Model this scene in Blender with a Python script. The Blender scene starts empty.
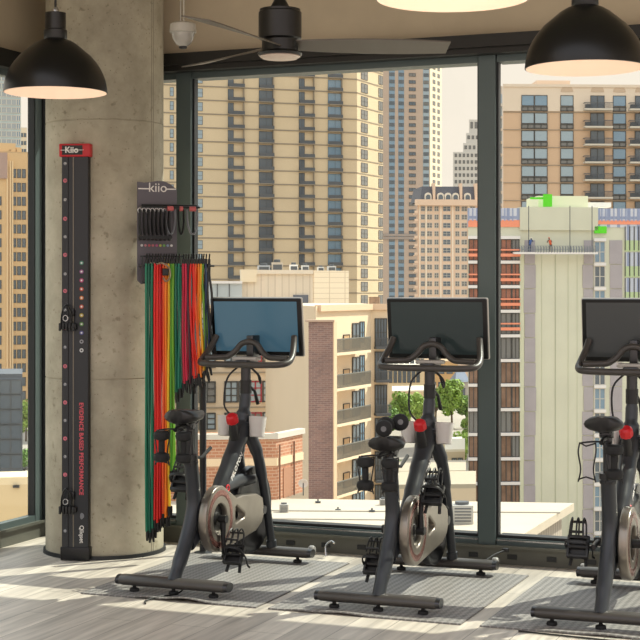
import bpy, bmesh, math, random
from mathutils import Vector, Matrix
random.seed(7)
PI = math.pi
sc = bpy.context.scene
COL = sc.collection
# ---------------------------------------------------------------- camera
FPX = 1550.0; EYE = 1.45; HZ = 289.0; TH = math.radians(21.5)
F = Vector((-math.sin(TH), math.cos(TH))); R = Vector((math.cos(TH), math.sin(TH)))
cam_d = bpy.data.cameras.new('camera'); cam = bpy.data.objects.new('camera', cam_d); COL.objects.link(cam)
cam.location = (0, 0, EYE); cam.rotation_euler = (PI/2, 0, TH)
cam_d.sensor_width = 36; cam_d.lens = FPX/640*36; cam_d.shift_y = -(320-HZ)/640*1.0
cam_d.clip_end = 5000; cam_d.clip_start = .05
sc.camera = cam
sc.view_settings.view_transform = 'Standard'; sc.view_settings.look = 'None'
sc.view_settings.gamma = 1; sc.view_settings.use_curve_mapping = False
sc.view_settings.exposure = 0.5

def ray(x, y):
    u = (x-320)/FPX; v = (HZ-y)/FPX
    h = F+R*u
    return Vector((h.x, h.y, v))
def onZ(x, y, z=0):
    r = ray(x, y); return Vector((0, 0, EYE))+r*((z-EYE)/r.z)
def onD(x, y, d):
    return Vector((0, 0, EYE))+ray(x, y)*d

# ---------------------------------------------------------------- materials
def lin(c):
    return tuple(((v/255)/12.92 if v/255 <= .04045 else ((v/255+.055)/1.055)**2.4) for v in c)+(1,)
MATS = {}
def mat(name, rgb, rough=.6, metal=0, vary=0, scale=8, bump=0, stretch=None, spec=None, emit=None, estr=1, trans=0):
    if name in MATS: return MATS[name]
    m = bpy.data.materials.new(name); m.use_nodes = True
    nt = m.node_tree; b = nt.nodes['Principled BSDF']
    b.inputs['Base Color'].default_value = lin(rgb)
    b.inputs['Roughness'].default_value = rough; b.inputs['Metallic'].default_value = metal
    if spec is not None: b.inputs['Specular IOR Level'].default_value = spec
    if trans: b.inputs['Transmission Weight'].default_value = trans
    if emit:
        b.inputs['Emission Color'].default_value = lin(emit); b.inputs['Emission Strength'].default_value = estr
    if vary or bump:
        tc = nt.nodes.new('ShaderNodeTexCoord'); mp = nt.nodes.new('ShaderNodeMapping')
        if stretch: mp.inputs['Scale'].default_value = stretch
        nt.links.new(tc.outputs['Object'], mp.inputs['Vector'])
        n = nt.nodes.new('ShaderNodeTexNoise'); n.inputs['Scale'].default_value = scale
        n.inputs['Detail'].default_value = 6; n.inputs['Roughness'].default_value = .6
        nt.links.new(mp.outputs[0], n.inputs['Vector'])
        if vary:
            cr = nt.nodes.new('ShaderNodeValToRGB')
            c = Vector(lin(rgb)[:3])
            cr.color_ramp.elements[0].position = .3; cr.color_ramp.elements[1].position = .7
            cr.color_ramp.elements[0].color = tuple(c*(1-vary))+(1,)
            cr.color_ramp.elements[1].color = tuple(min(1, v) for v in c*(1+vary))+(1,)
            nt.links.new(n.outputs['Fac'], cr.inputs['Fac']); nt.links.new(cr.outputs[0], b.inputs['Base Color'])
        if bump:
            bp = nt.nodes.new('ShaderNodeBump'); bp.inputs['Strength'].default_value = bump; bp.inputs['Distance'].default_value = .02
            nt.links.new(n.outputs['Fac'], bp.inputs['Height']); nt.links.new(bp.outputs[0], b.inputs['Normal'])
    MATS[name] = m
    return m

def brick_mat(name, c1, c2, mortar, scale, bw=.5, rh=.25, ms=.02, off=.5, rough=.8, axes='XZ', bump=.2, noise=0):
    if name in MATS: return MATS[name]
    m = bpy.data.materials.new(name); m.use_nodes = True; nt = m.node_tree; b = nt.nodes['Principled BSDF']
    b.inputs['Roughness'].default_value = rough
    tc = nt.nodes.new('ShaderNodeTexCoord'); sp = nt.nodes.new('ShaderNodeSeparateXYZ'); cb = nt.nodes.new('ShaderNodeCombineXYZ')
    nt.links.new(tc.outputs['Object'], sp.inputs[0])
    if axes == 'SUM':
        ad = nt.nodes.new('ShaderNodeMath'); ad.operation = 'ADD'
        nt.links.new(sp.outputs[0], ad.inputs[0]); nt.links.new(sp.outputs[1], ad.inputs[1])
        nt.links.new(ad.outputs[0], cb.inputs[0]); nt.links.new(sp.outputs[2], cb.inputs[1])
    else:
        nt.links.new(sp.outputs['XYZ'.index(axes[0])], cb.inputs[0]); nt.links.new(sp.outputs['XYZ'.index(axes[1])], cb.inputs[1])
    bt = nt.nodes.new('ShaderNodeTexBrick'); bt.inputs['Scale'].default_value = scale
    bt.inputs['Color1'].default_value = lin(c1); bt.inputs['Color2'].default_value = lin(c2); bt.inputs['Mortar'].default_value = lin(mortar)
    bt.inputs['Mortar Size'].default_value = ms; bt.inputs['Brick Width'].default_value = bw; bt.inputs['Row Height'].default_value = rh
    bt.offset = off
    nt.links.new(cb.outputs[0], bt.inputs['Vector'])
    out = bt.outputs['Color']
    if noise:
        n = nt.nodes.new('ShaderNodeTexNoise'); n.inputs['Scale'].default_value = noise; n.inputs['Detail'].default_value = 5
        nt.links.new(tc.outputs['Object'], n.inputs['Vector'])
        mx = nt.nodes.new('ShaderNodeMixRGB'); mx.blend_type = 'OVERLAY'; mx.inputs[0].default_value = .55
        nt.links.new(out, mx.inputs[1]); nt.links.new(n.outputs['Fac'], mx.inputs[2]); out = mx.outputs[0]
    nt.links.new(out, b.inputs['Base Color'])
    if bump:
        bp = nt.nodes.new('ShaderNodeBump'); bp.inputs['Strength'].default_value = bump; bp.inputs['Distance'].default_value = .01; bp.invert = True
        nt.links.new(bt.outputs['Fac'], bp.inputs['Height']); nt.links.new(bp.outputs[0], b.inputs['Normal'])
    MATS[name] = m
    return m

def concrete_mat():
    m = bpy.data.materials.new('column_concrete'); m.use_nodes = True; nt = m.node_tree; b = nt.nodes['Principled BSDF']
    b.inputs['Roughness'].default_value = .75
    tc = nt.nodes.new('ShaderNodeTexCoord')
    n1 = nt.nodes.new('ShaderNodeTexNoise'); n1.inputs['Scale'].default_value = 3; n1.inputs['Detail'].default_value = 8; n1.inputs['Roughness'].default_value = .65
    n2 = nt.nodes.new('ShaderNodeTexNoise'); n2.inputs['Scale'].default_value = 26; n2.inputs['Detail'].default_value = 4
    v = nt.nodes.new('ShaderNodeTexVoronoi'); v.inputs['Scale'].default_value = 34
    for n in (n1, n2, v): nt.links.new(tc.outputs['Object'], n.inputs['Vector'])
    r1 = nt.nodes.new('ShaderNodeValToRGB'); r1.color_ramp.elements[0].position = .3; r1.color_ramp.elements[1].position = .72
    r1.color_ramp.elements[0].color = lin((140, 133, 114)); r1.color_ramp.elements[1].color = lin((192, 184, 163))
    r2 = nt.nodes.new('ShaderNodeValToRGB'); r2.color_ramp.elements[0].position = .62; r2.color_ramp.elements[1].position = .72
    r2.color_ramp.elements[0].color = (1, 1, 1, 1); r2.color_ramp.elements[1].color = (.55, .53, .48, 1)
    r3 = nt.nodes.new('ShaderNodeValToRGB'); r3.color_ramp.elements[0].position = .06; r3.color_ramp.elements[1].position = .13
    r3.color_ramp.elements[0].color = (.35, .33, .3, 1); r3.color_ramp.elements[1].color = (1, 1, 1, 1)
    nt.links.new(n1.outputs['Fac'], r1.inputs[0]); nt.links.new(n2.outputs['Fac'], r2.inputs[0]); nt.links.new(v.outputs['Distance'], r3.inputs[0])
    m1 = nt.nodes.new('ShaderNodeMixRGB'); m1.blend_type = 'MULTIPLY'; m1.inputs[0].default_value = .8
    m2 = nt.nodes.new('ShaderNodeMixRGB'); m2.blend_type = 'MULTIPLY'; m2.inputs[0].default_value = .7
    nt.links.new(r1.outputs[0], m1.inputs[1]); nt.links.new(r2.outputs[0], m1.inputs[2])
    nt.links.new(m1.outputs[0], m2.inputs[1]); nt.links.new(r3.outputs[0], m2.inputs[2]); nt.links.new(m2.outputs[0], b.inputs['Base Color'])
    bp = nt.nodes.new('ShaderNodeBump'); bp.inputs['Strength'].default_value = .35; bp.inputs['Distance'].default_value = .01
    nt.links.new(n1.outputs['Fac'], bp.inputs['Height']); nt.links.new(bp.outputs[0], b.inputs['Normal'])
    return m

def floor_mat():
    m = bpy.data.materials.new('vinyl_plank'); m.use_nodes = True; nt = m.node_tree; b = nt.nodes['Principled BSDF']
    b.inputs['Roughness'].default_value = .42
    tc = nt.nodes.new('ShaderNodeTexCoord'); mp = nt.nodes.new('ShaderNodeMapping'); mp.inputs['Rotation'].default_value = (0, 0, PI/2)
    nt.links.new(tc.outputs['Object'], mp.inputs['Vector'])
    bt = nt.nodes.new('ShaderNodeTexBrick'); bt.inputs['Scale'].default_value = 1; bt.inputs['Brick Width'].default_value = 1.2; bt.inputs['Row Height'].default_value = .18
    bt.inputs['Color1'].default_value = lin((224, 214, 200)); bt.inputs['Color2'].default_value = lin((198, 188, 176)); bt.inputs['Mortar'].default_value = lin((140, 133, 124)); bt.inputs['Mortar Size'].default_value = .002
    bt.offset = .37
    nt.links.new(mp.outputs[0], bt.inputs['Vector'])
    mp2 = nt.nodes.new('ShaderNodeMapping'); mp2.inputs['Scale'].default_value = (16, 1.1, 1)
    nt.links.new(tc.outputs['Object'], mp2.inputs['Vector'])
    n = nt.nodes.new('ShaderNodeTexNoise'); n.inputs['Scale'].default_value = 1.6; n.inputs['Detail'].default_value = 6
    nt.links.new(mp2.outputs[0], n.inputs['Vector'])
    cr = nt.nodes.new('ShaderNodeValToRGB'); cr.color_ramp.elements[0].position = .3; cr.color_ramp.elements[1].position = .7
    cr.color_ramp.elements[0].color = (.5, .5, .5, 1); cr.color_ramp.elements[1].color = (1.0, 1.0, 1.0, 1)
    nt.links.new(n.outputs['Fac'], cr.inputs[0])
    mx = nt.nodes.new('ShaderNodeMixRGB'); mx.blend_type = 'MULTIPLY'; mx.inputs[0].default_value = .9
    nt.links.new(bt.outputs['Color'], mx.inputs[1]); nt.links.new(cr.outputs[0], mx.inputs[2]); nt.links.new(mx.outputs[0], b.inputs['Base Color'])
    return m

def mat_mat():
    m = bpy.data.materials.new('rubber_mat'); m.use_nodes = True; nt = m.node_tree; b = nt.nodes['Principled BSDF']
    b.inputs['Roughness'].default_value = .55
    tc = nt.nodes.new('ShaderNodeTexCoord'); mp = nt.nodes.new('ShaderNodeMapping'); mp.inputs['Rotation'].default_value = (0, 0, PI/4); mp.inputs['Scale'].default_value = (42, 42, 1)
    nt.links.new(tc.outputs['Object'], mp.inputs['Vector'])
    ck = nt.nodes.new('ShaderNodeTexChecker'); ck.inputs['Scale'].default_value = 1
    ck.inputs['Color1'].default_value = lin((146, 142, 139)); ck.inputs['Color2'].default_value = lin((112, 109, 107))
    nt.links.new(mp.outputs[0], ck.inputs['Vector']); nt.links.new(ck.outputs['Color'], b.inputs['Base Color'])
    bp = nt.nodes.new('ShaderNodeBump'); bp.inputs['Strength'].default_value = .6; bp.inputs['Distance'].default_value = .004
    nt.links.new(ck.outputs['Fac'], bp.inputs['Height']); nt.links.new(bp.outputs[0], b.inputs['Normal'])
    return m

def glass_mat(name, tint=(245, 250, 247), refl=1.0):
    m = bpy.data.materials.new(name); m.use_nodes = True; nt = m.node_tree; nt.nodes.remove(nt.nodes['Principled BSDF'])
    out = nt.nodes['Material Output']
    t = nt.nodes.new('ShaderNodeBsdfTransparent'); t.inputs[0].default_value = lin(tint)
    g = nt.nodes.new('ShaderNodeBsdfGlossy'); g.inputs['Roughness'].default_value = .02; g.inputs[0].default_value = (refl, refl, refl, 1)
    fr = nt.nodes.new('ShaderNodeFresnel'); fr.inputs['IOR'].default_value = 1.25
    mx = nt.nodes.new('ShaderNodeMixShader')
    ge = nt.nodes.new('ShaderNodeNewGeometry'); iv = nt.nodes.new('ShaderNodeMath'); iv.operation = 'SUBTRACT'; iv.inputs[0].default_value = 1
    mu = nt.nodes.new('ShaderNodeMath'); mu.operation = 'MULTIPLY'
    nt.links.new(ge.outputs['Backfacing'], iv.inputs[1]); nt.links.new(fr.outputs[0], mu.inputs[0]); nt.links.new(iv.outputs[0], mu.inputs[1])
    nt.links.new(mu.outputs[0], mx.inputs[0]); nt.links.new(t.outputs[0], mx.inputs[1]); nt.links.new(g.outputs[0], mx.inputs[2]); nt.links.new(mx.outputs[0], out.inputs[0])
    MATS[name] = m
    return m

# ---------------------------------------------------------------- mesh builder
class MB:
    def __init__(s): s.v = []; s.f = []; s.mi = []; s.sm = []; s.m = 0
    def add(s, vs, fs, smooth=False):
        o = len(s.v); s.v += [tuple(v) for v in vs]
        for f in fs: s.f.append(tuple(i+o for i in f)); s.mi.append(s.m); s.sm.append(smooth)
        return s
    def box(s, x0, x1, y0, y1, z0, z1, M=None):
        vs = [Vector((x, y, z)) for z in (z0, z1) for y in (y0, y1) for x in (x0, x1)]
        if M: vs = [M @ v for v in vs]
        return s.add(vs, [(0, 2, 3, 1), (4, 5, 7, 6), (0, 1, 5, 4), (2, 6, 7, 3), (0, 4, 6, 2), (1, 3, 7, 5)])
    def rbox(s, x0, x1, y0, y1, z0, z1, b=.005, M=None, seg=2):
        bm = bmesh.new(); bmesh.ops.create_cube(bm, size=1)
        for v in bm.verts:
            v.co = Vector(((x0+x1)/2+v.co.x*(x1-x0), (y0+y1)/2+v.co.y*(y1-y0), (z0+z1)/2+v.co.z*(z1-z0)))
        bmesh.ops.bevel(bm, geom=bm.edges[:], offset=b, segments=seg, affect='EDGES', profile=.5)
        if M: bm.transform(M)
        s.bm(bm, True); return s
    def bm(s, bm, smooth=False):
        bm.verts.index_update()
        s.add([v.co.copy() for v in bm.verts], [[v.index for v in f.verts] for f in bm.faces], smooth); bm.free()
    def tube(s, pts, rad, n=10, closed=False, flat=1.0, cap=True, up=None):
        pts = [Vector(p) for p in pts]; k = len(pts)
        rad = rad if isinstance(rad, (list, tuple)) else [rad]*k
        o = []; prev = None; rings = []
        for i, p in enumerate(pts):
            if closed: t = (pts[(i+1) % k]-pts[i-1]).normalized()
            else: t = (pts[min(i+1, k-1)]-pts[max(i-1, 0)]).normalized()
            if prev is None:
                a = Vector(up) if up else (Vector((0, 0, 1)) if abs(t.z) < .9 else Vector((1, 0, 0)))
                nx = (a-t*a.dot(t)).normalized()
            else:
                nx = (prev-t*prev.dot(t)).normalized()
            prev = nx; ny = t.cross(nx)
            rings.append([p+nx*math.cos(2*PI*j/n)*rad[i]*flat+ny*math.sin(2*PI*j/n)*rad[i] for j in range(n)])
        vs = [v for r in rings for v in r]; fs = []
        for i in range(k if closed else k-1):
            for j in range(n):
                a = i*n+j; b = i*n+(j+1) % n; c = ((i+1) % k)*n+(j+1) % n; d = ((i+1) % k)*n+j
                fs.append((a, b, c, d))
        if cap and not closed:
            fs.append(tuple(range(n))[::-1]); fs.append(tuple((k-1)*n+j for j in range(n)))
        return s.add(vs, fs, True)
    def lathe(s, prof, n=32, M=None, cap=False):
        vs = []; fs = []; k = len(prof)
        for r, z in prof:
            for j in range(n):
                v = Vector((r*math.cos(2*PI*j/n), r*math.sin(2*PI*j/n), z)); vs.append(M @ v if M else v)
        for i in range(k-1):
            for j in range(n):
                fs.append((i*n+j, i*n+(j+1) % n, (i+1)*n+(j+1) % n, (i+1)*n+j))
        if cap: fs.append(tuple(range(n))[::-1]); fs.append(tuple((k-1)*n+j for j in range(n)))
        return s.add(vs, fs, True)
    def prism(s, pts, z0, z1, M=None):
        n = len(pts)
        vs = [Vector((p[0], p[1], z0)) for p in pts]+[Vector((p[0], p[1], z1)) for p in pts]
        if M: vs = [M @ v for v in vs]
        fs = [tuple(range(n))[::-1], tuple(range(n, 2*n))]+[(i, (i+1) % n, n+(i+1) % n, n+i) for i in range(n)]
        return s.add(vs, fs)
    def mesh(s, name, mats):
        me = bpy.data.meshes.new(name); me.from_pydata(s.v, [], s.f)
        if not isinstance(mats, (list, tuple)): mats = [mats]
        for m in mats: me.materials.append(m)
        for p, i, q in zip(me.polygons, s.mi, s.sm): p.material_index = i; p.use_smooth = q
        me.update()
        bm = bmesh.new(); bm.from_mesh(me); bmesh.ops.recalc_face_normals(bm, faces=bm.faces[:]); bm.to_mesh(me); bm.free()
        if any(s.sm):
            try: me.set_sharp_from_angle(angle=math.radians(40))
            except Exception: pass
        return me
    def build(s, name, mats, parent=None, loc=None, me=None):
        o = bpy.data.objects.new(name, s.mesh(name, mats)); COL.objects.link(o)
        if parent: o.parent = parent
        if loc is not None: o.location = loc
        return o

def tag(o, label=None, cat=None, group=None, kind=None):
    if label: o['label'] = label
    if cat: o['category'] = cat
    if group: o['group'] = group
    if kind: o['kind'] = kind
    return o
def thing(name, label, cat, loc=(0, 0, 0), rz=0, group=None):
    o = bpy.data.objects.new(name, None); COL.objects.link(o); o.location = loc; o.rotation_euler = (0, 0, rz); o.empty_display_size = .1
    return tag(o, label, cat, group)
def link(name, me, parent, loc=(0, 0, 0)):
    o = bpy.data.objects.new(name, me); COL.objects.link(o); o.parent = parent; o.location = loc; return o
def struct(o): o['kind'] = 'structure'; return o

def text_mesh(name, body, size, depth=.001, M=None, material=None, parent=None, bold=0, align='CENTER', spacing=1):
    cu = bpy.data.curves.new(name, 'FONT'); cu.body = body; cu.size = size; cu.extrude = depth; cu.align_x = align; cu.align_y = 'CENTER'
    cu.offset = bold; cu.space_character = spacing; cu.resolution_u = 3
    t = bpy.data.objects.new(name+'_tmp', cu); COL.objects.link(t)
    dg = bpy.context.evaluated_depsgraph_get(); dg.update()
    me = bpy.data.meshes.new_from_object(t.evaluated_get(dg)); bpy.data.objects.remove(t); bpy.data.curves.remove(cu)
    if M: me.transform(M)
    me.materials.clear(); me.materials.append(material); me.name = name
    o = bpy.data.objects.new(name, me); COL.objects.link(o)
    if parent: o.parent = parent
    return o

def curve_plate(loops, extrude, bevel=.004):
    """closed 2D loops (first outer, rest holes) -> filled plate mesh centred on z=0"""
    cu = bpy.data.curves.new('plate', 'CURVE'); cu.dimensions = '2D'; cu.fill_mode = 'BOTH'; cu.extrude = extrude; cu.bevel_depth = bevel; cu.bevel_resolution = 2
    for lp in loops:
        sp = cu.splines.new('POLY'); sp.points.add(len(lp)-1); sp.use_cyclic_u = True
        for p, q in zip(sp.points, lp): p.co = (q[0], q[1], 0, 1)
    t = bpy.data.objects.new('plate_tmp', cu); COL.objects.link(t)
    dg = bpy.context.evaluated_depsgraph_get(); dg.update()
    me = bpy.data.meshes.new_from_object(t.evaluated_get(dg)); bpy.data.objects.remove(t); bpy.data.curves.remove(cu)
    return me

def smooth_path(pts, n=6, closed=False):
    pts = [Vector(p) for p in pts]; k = len(pts); out = []
    rng = range(k if closed else k-1)
    for i in rng:
        g = (lambda j: pts[j % k]) if closed else (lambda j: pts[max(0, min(k-1, j))])
        p0, p1, p2, p3 = g(i-1), g(i), g(i+1), g(i+2)
        for q in range(n):
            t = q/n
            out.append(.5*((2*p1)+(p2-p0)*t+(2*p0-5*p1+4*p2-p3)*t*t+(3*p1-p0-3*p2+p3)*t**3))
    if not closed: out.append(pts[-1])
    return out

# ---------------------------------------------------------------- common materials
M_black = mat('black_plastic', (24, 24, 25), .45)
M_satin = mat('satin_black_paint', (22, 22, 22), .32, vary=.15, scale=20)
M_frame = mat('charcoal_metal', (52, 54, 56), .35, .4)
M_mull = mat('mullion_aluminium', (84, 96, 96), .4, .2)
M_gask = mat('dark_gasket', (24, 27, 30), .5)
M_wallp = mat('bulkhead_plaster', (198, 184, 158), .9, vary=.06, scale=3)
M_ceil = mat('ceiling_concrete', (150, 142, 124), .9, vary=.08, scale=2)
M_curb = mat('curb_metal', (92, 92, 84), .5, .2, vary=.12, scale=6)
M_steel = mat('bright_steel', (190, 190, 190), .25, .9)
M_white = mat('white_paint', (235, 228, 218), .6)
M_red = mat('red_plastic', (205, 25, 35), .35)
M_glass = glass_mat('window_glass')

# ================================================================= THE ROOM
YW = 7.946; XL = -4.84; CZ = 4.0; HB = 2.685; HT = 2.79
fl = MB().box(XL-.1, 5.2, -3, YW+.05, -.12, 0).build('floor', floor_mat()); struct(fl)
ce = MB().box(XL-.2, 5.2, 4.2, YW+.3, CZ, CZ+.2).build('ceiling', M_ceil); struct(ce)
struct(MB().box(XL-.02, 5.2, YW+.0, YW+.22, HT, CZ).build('wall_front', M_wallp))
struct(MB().box(XL-.2, XL-.0, -.5, YW+.22, HT, CZ).build('wall_left', M_wallp))
# dark head trims
h = MB(); h.box(XL+.06, 5.2, YW-.08, YW+.14, HB, HT-.004); h.box(XL+.06, 5.2, YW-.11, YW-.08, HB+.03, HT-.01)
struct(h.build('trim_1', mat('dark_bronze', (38, 37, 34), .45, .3)))
h = MB(); h.box(XL-.14, XL+.06, -.5, YW+.14, HB, HT-.004)
struct(h.build('trim_2', MATS['dark_bronze']))
# low curb under the glass
c = MB(); c.box(XL+.05, 5.2, YW-.0, YW+.16, 0, .085); c.box(XL+.05, 5.2, YW-.02, YW+.16, .085, .1)
for i in range(46):
    x = XL+.25+i*.21; c.m = 1; c.box(x, x+.05, YW-.006, YW, .03, .055)
struct(c.build('baseboard_front', [M_curb, M_gask]))
c = MB(); c.box(XL-.16, XL, -.5, YW+.16, 0, .085); c.box(XL-.16, XL+.02, -.5, YW-.03, .085, .1)
struct(c.build('baseboard_left', M_curb))
mull_x = [-3.968+1.785*i for i in range(6)]
# windows on the front wall
edges = [XL+.06]+mull_x+[5.2]
for i in range(len(edges)-1):
    a, b = edges[i], edges[i+1]
    w = thing('window_%d' % (i+1), None, None, ((a+b)/2, YW, .1)); struct(w)
    hw = (b-a)/2
    fr = MB()
    for sx in (-1, 1):
        x = sx*hw
        xx = (x-.046, x) if sx > 0 else (x, x+.046)
        fr.box(xx[0], xx[1], .0, .08, 0, HB-.1)
        x2 = sx*(hw-.046); xx = (x2-.012, x2) if sx > 0 else (x2, x2+.012)
        fr.m = 1; fr.box(xx[0], xx[1], .025, .07, .03, HB-.13); fr.m = 0
    fr.box(-hw+.052, hw-.052, .01, .13, 0, .035); fr.box(-hw+.052, hw-.052, .01, .13, HB-.135, HB-.1)
    fr.m = 1; fr.box(-hw+.06, hw-.06, .03, .11, .035, .05)
    fr.m = 2; fr.box(-hw+.052, hw-.052, .006, .012, .022, .03)
    fr.build('window_frame', [M_mull, M_gask, M_steel], w)
    MB().box(-hw+.06, hw-.06, .046, .054, .045, HB-.133).build('pane', M_glass, w)
# windows on the left wall
ledge = [(YW-.13, 5.9), (5.9, 4.1), (4.1, 2.3), (2.3, -.5)]
for i, (a, b) in enumerate(ledge):
    w = thing('window_%d' % (i+8), None, None, (XL, (a+b)/2, .1)); struct(w)
    hw = (a-b)/2; fr = MB()
    for sy in (-1, 1):
        y = sy*hw; yy = (y-.04, y) if sy > 0 else (y, y+.04)
        fr.box(-.05, 0, yy[0], yy[1], 0, HB-.1)
        y2 = sy*(hw-.04); yy = (y2-.012, y2) if sy > 0 else (y2, y2+.012)
        fr.m = 1; fr.box(-.045, -.005, yy[0], yy[1], .03, HB-.13); fr.m = 0
    fr.box(-.05, -.002, -hw+.04, hw-.04, 0, .035); fr.box(-.05, -.002, -hw+.04, hw-.04, HB-.135, HB-.1)
    fr.build('window_frame', [M_mull, M_gask], w)
    MB().box(-.028, -.022, -hw+.05, hw-.05, .03, HB-.133).build('pane', M_glass, w)
c = MB(); c.box(XL-.06, XL+.0, YW-.13, YW+.1, .1, HB); c.box(XL, XL+.06, YW-.0, YW+.14, .1, HB)
c.m = 1; c.box(XL-.0, XL+.012, YW-.1, YW-.06, .1, HB)
struct(c.build('trim_3', [M_mull, M_gask]))

# ================================================================= COLUMN
CC = Vector((-4.273, 7.582)); CR = .325
colr = thing('concrete_column', 'thick round raw concrete column beside the corner window', 'column', (CC.x, CC.y, 0))
prof = [(CR, .0), (CR, .95)]
for z in (.965, 2.36):
    prof += [(CR, z-.004), (CR-.004, z-.002), (CR-.004, z+.002), (CR, z+.004)]
prof += [(CR, CZ)]
cm = concrete_mat()
MB().lathe(prof, 96).build('shaft', cm, colr)
s_ = MB(); a = math.radians(-21)
s_.lathe([(CR+.002, 0.02), (CR+.012, .02), (CR+.014, .0), (CR+.004, 0)], 64)
s_.build('base_ring', M_gask, colr)
sm = MB(); ang = math.atan2(F.y, F.x)+PI+1.03
for a_ in (ang, ang+.05):
    p = Vector((math.cos(a_)*(CR+.0005), math.sin(a_)*(CR+.0005))); t = Vector((-math.sin(a_), math.cos(a_)))
    sm.box(-.0015, .0015, -.001, .001, 0.02, CZ, Matrix.Translation((p.x, p.y, 0)) @ Matrix.Rotation(a_+PI/2, 4, 'Z'))
sm.build('formwork_seam', mat('seam_grey_concrete', (150, 144, 128), .9), colr)

# ================================================================= RAIL ON COLUMN (kiio track)
def on_col(px):
    """angle on column where the pixel column meets its front; returns position and outward angle"""
    r = ray(px, HZ); d = Vector((r.x, r.y)); b = d.dot(CC); a = d.dot(d); c_ = CC.dot(CC)-CR*CR
    t = (b-math.sqrt(b*b-a*c_))/a; p = d*t; n = (p-CC).normalized()
    return p, n
p, n = on_col(77.5)
RZ = TH-.12
rl = thing('resistance_rail', 'tall black slotted exercise track with red cap strapped to the concrete column', 'exercise rail', (p.x, p.y, 0), RZ)
W2 = .074
m_rail = mat('rail_black', (27, 27, 29), .35, .3)
b = MB(); b.rbox(-W2, W2, -.045, .03, .06, 2.2, .004)
b.build('track', m_rail, rl)
g = MB()
for x0, x1 in ((-W2+.004, -W2+.036), (-W2+.040, -.012), (-.006, W2-.004)): g.box(x0, x1, -.048, -.044, .062, 2.195)
g.build('face_strip', mat('rail_face_charcoal', (44, 46, 50), .3, .3), rl)
g = MB(); g.box(-.0115, -.0065, -.05, -.044, .07, 2.19); g.build('guide_wire', mat('brushed_guide', (120, 114, 104), .35, .8), rl)
b = MB(); b.rbox(-W2-.006, W2+.006, -.056, .035, 0.003, .075, .006); b.build('base_cap', m_rail, rl)
b = MB(); b.rbox(-W2-.012, W2+.01, -.058, .035, 2.155, 2.225, .006); b.m = 1; b.box(-W2+.006, W2-.03, -.0605, -.057, 2.165, 2.215)
top = b.build('top_cap', [mat('cap_red', (190, 22, 36), .4), M_black], rl); tag(top, 'red end cap')
RX = Matrix.Rotation(PI/2, 4, 'X')
m_wtxt = mat('white_print', (225, 222, 218), .6)
m_pink = mat('pink_print', (205, 110, 125), .6)
text_mesh('lettering', 'Kiio', .045, .0005, Matrix.Translation((-.015, -.0612, 2.19)) @ RX, m_wtxt, top, .0012)
MB().box(-.075, .05, -.0610, -.0605, 2.1885, 2.1915).build('underline', m_wtxt, top)
def disc(mb, x, y, z, r, n=14):
    mb.add([(x+r*math.cos(2*PI*i/n), y, z+r*math.sin(2*PI*i/n)) for i in range(n)]+[(x+r*math.cos(2*PI*i/n), y-.001, z+r*math.sin(2*PI*i/n)) for i in range(n)],
           [tuple(range(n)), tuple(range(n, 2*n))]+[(i, (i+1) % n, n+(i+1) % n, n+i) for i in range(n)])
zc = lambda y: 1.45+(HZ-y)*8.3/FPX
num = 27
for i, yy in enumerate([164, 181, 200, 219, 237, 255, 274, 291, 310, 328, 347, 366, 384, 402, 420, 438, 456, 474, 530]):
    d_ = MB(); pinkish = i % 2 == 1
    disc(d_, -W2+.02, -.0485, zc(yy), .011 if pinkish else .009)
    dd = d_.build('number_marker', m_pink if pinkish else mat('grey_print', (120, 122, 128), .6), rl)
    text_mesh('numeral', str(19-i), .016, .0003, Matrix.Translation((-W2+.02, -.0502, zc(yy))) @ RX, m_wtxt if not pinkish else M_black, dd)
cols = [(70, 130, 110), (150, 90, 140), (180, 70, 120), (190, 80, 60), (200, 120, 60), (190, 90, 70), (180, 160, 60), (90, 140, 70), (80, 80, 140), (150, 150, 155), (210, 210, 210)]
for i, cc in enumerate(cols):
    d_ = MB(); disc(d_, .036, -.0485, zc(263+i*8.7), .011)
    d_.m = 1; disc(d_, .036, -.0495, zc(263+i*8.7), .005)
    d_.build('colour_marker', [mat('marker_%d' % (i+1), cc, .5), M_black if i in (9, 10) else m_wtxt], rl)
RV = Matrix.Rotation(PI/2, 4, 'X') @ Matrix.Rotation(-PI/2, 4, 'Z')
text_mesh('vertical_lettering', 'EVIDENCE BASED PERFORMANCE', .0315, .0004, Matrix.Translation((.034, -.0492, zc(448))) @ RV, mat('salmon_print', (205, 80, 92), .6), rl, .0009, spacing=1.05)
text_mesh('maker_lettering', 'Qliqset', .032, .0004, Matrix.Translation((.036, -.0492, zc(533))) @ RV, m_wtxt, rl, .0004)
d_ = MB(); d_.add([(.036+.012*math.sin(t)*(1.2 if abs(t) < 2 else .7), -.0495, zc(515)+.018*math.cos(t)) for t in [2*PI*i/10 for i in range(10)]], [tuple(range(10))])
d_.build('maker_emblem', mat('grey_print', (120, 122, 128)), rl)
for z_, lab in ((zc(318), 'upper'), (zc(500), 'lower')):
    sl = MB(); sl.rbox(-W2-.004, .012, -.075, -.045, z_-.06, z_-.03, .005)
    sl.rbox(-.03, .0, -.07, -.045, z_+.01, z_+.05, .004)
    for i in range(5): sl.rbox(-W2-.006+i*.018, -W2+.006+i*.018, -.085, -.07, z_-.068, z_-.026, .003)
    s1 = sl.build('slider', M_black, rl)
    st = MB(); st.tube(smooth_path([(-W2+.004, -.07, z_-.04), (-W2+.012, -.08, z_+.03), (-W2+.036, -.085, z_+.07), (-.012, -.08, z_+.03), (-.012, -.07, z_-.04)], 5), .008, 8, flat=.5)
    st.build('strap', M_black, s1)
    rg = MB(); rg.tube([(-.04+.013*math.cos(t), -.09, z_+.015*math.sin(t)) for t in [2*PI*i/14 for i in range(14)]], .0028, 6, closed=True)
    rg.build('ring', M_steel, s1)

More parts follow.
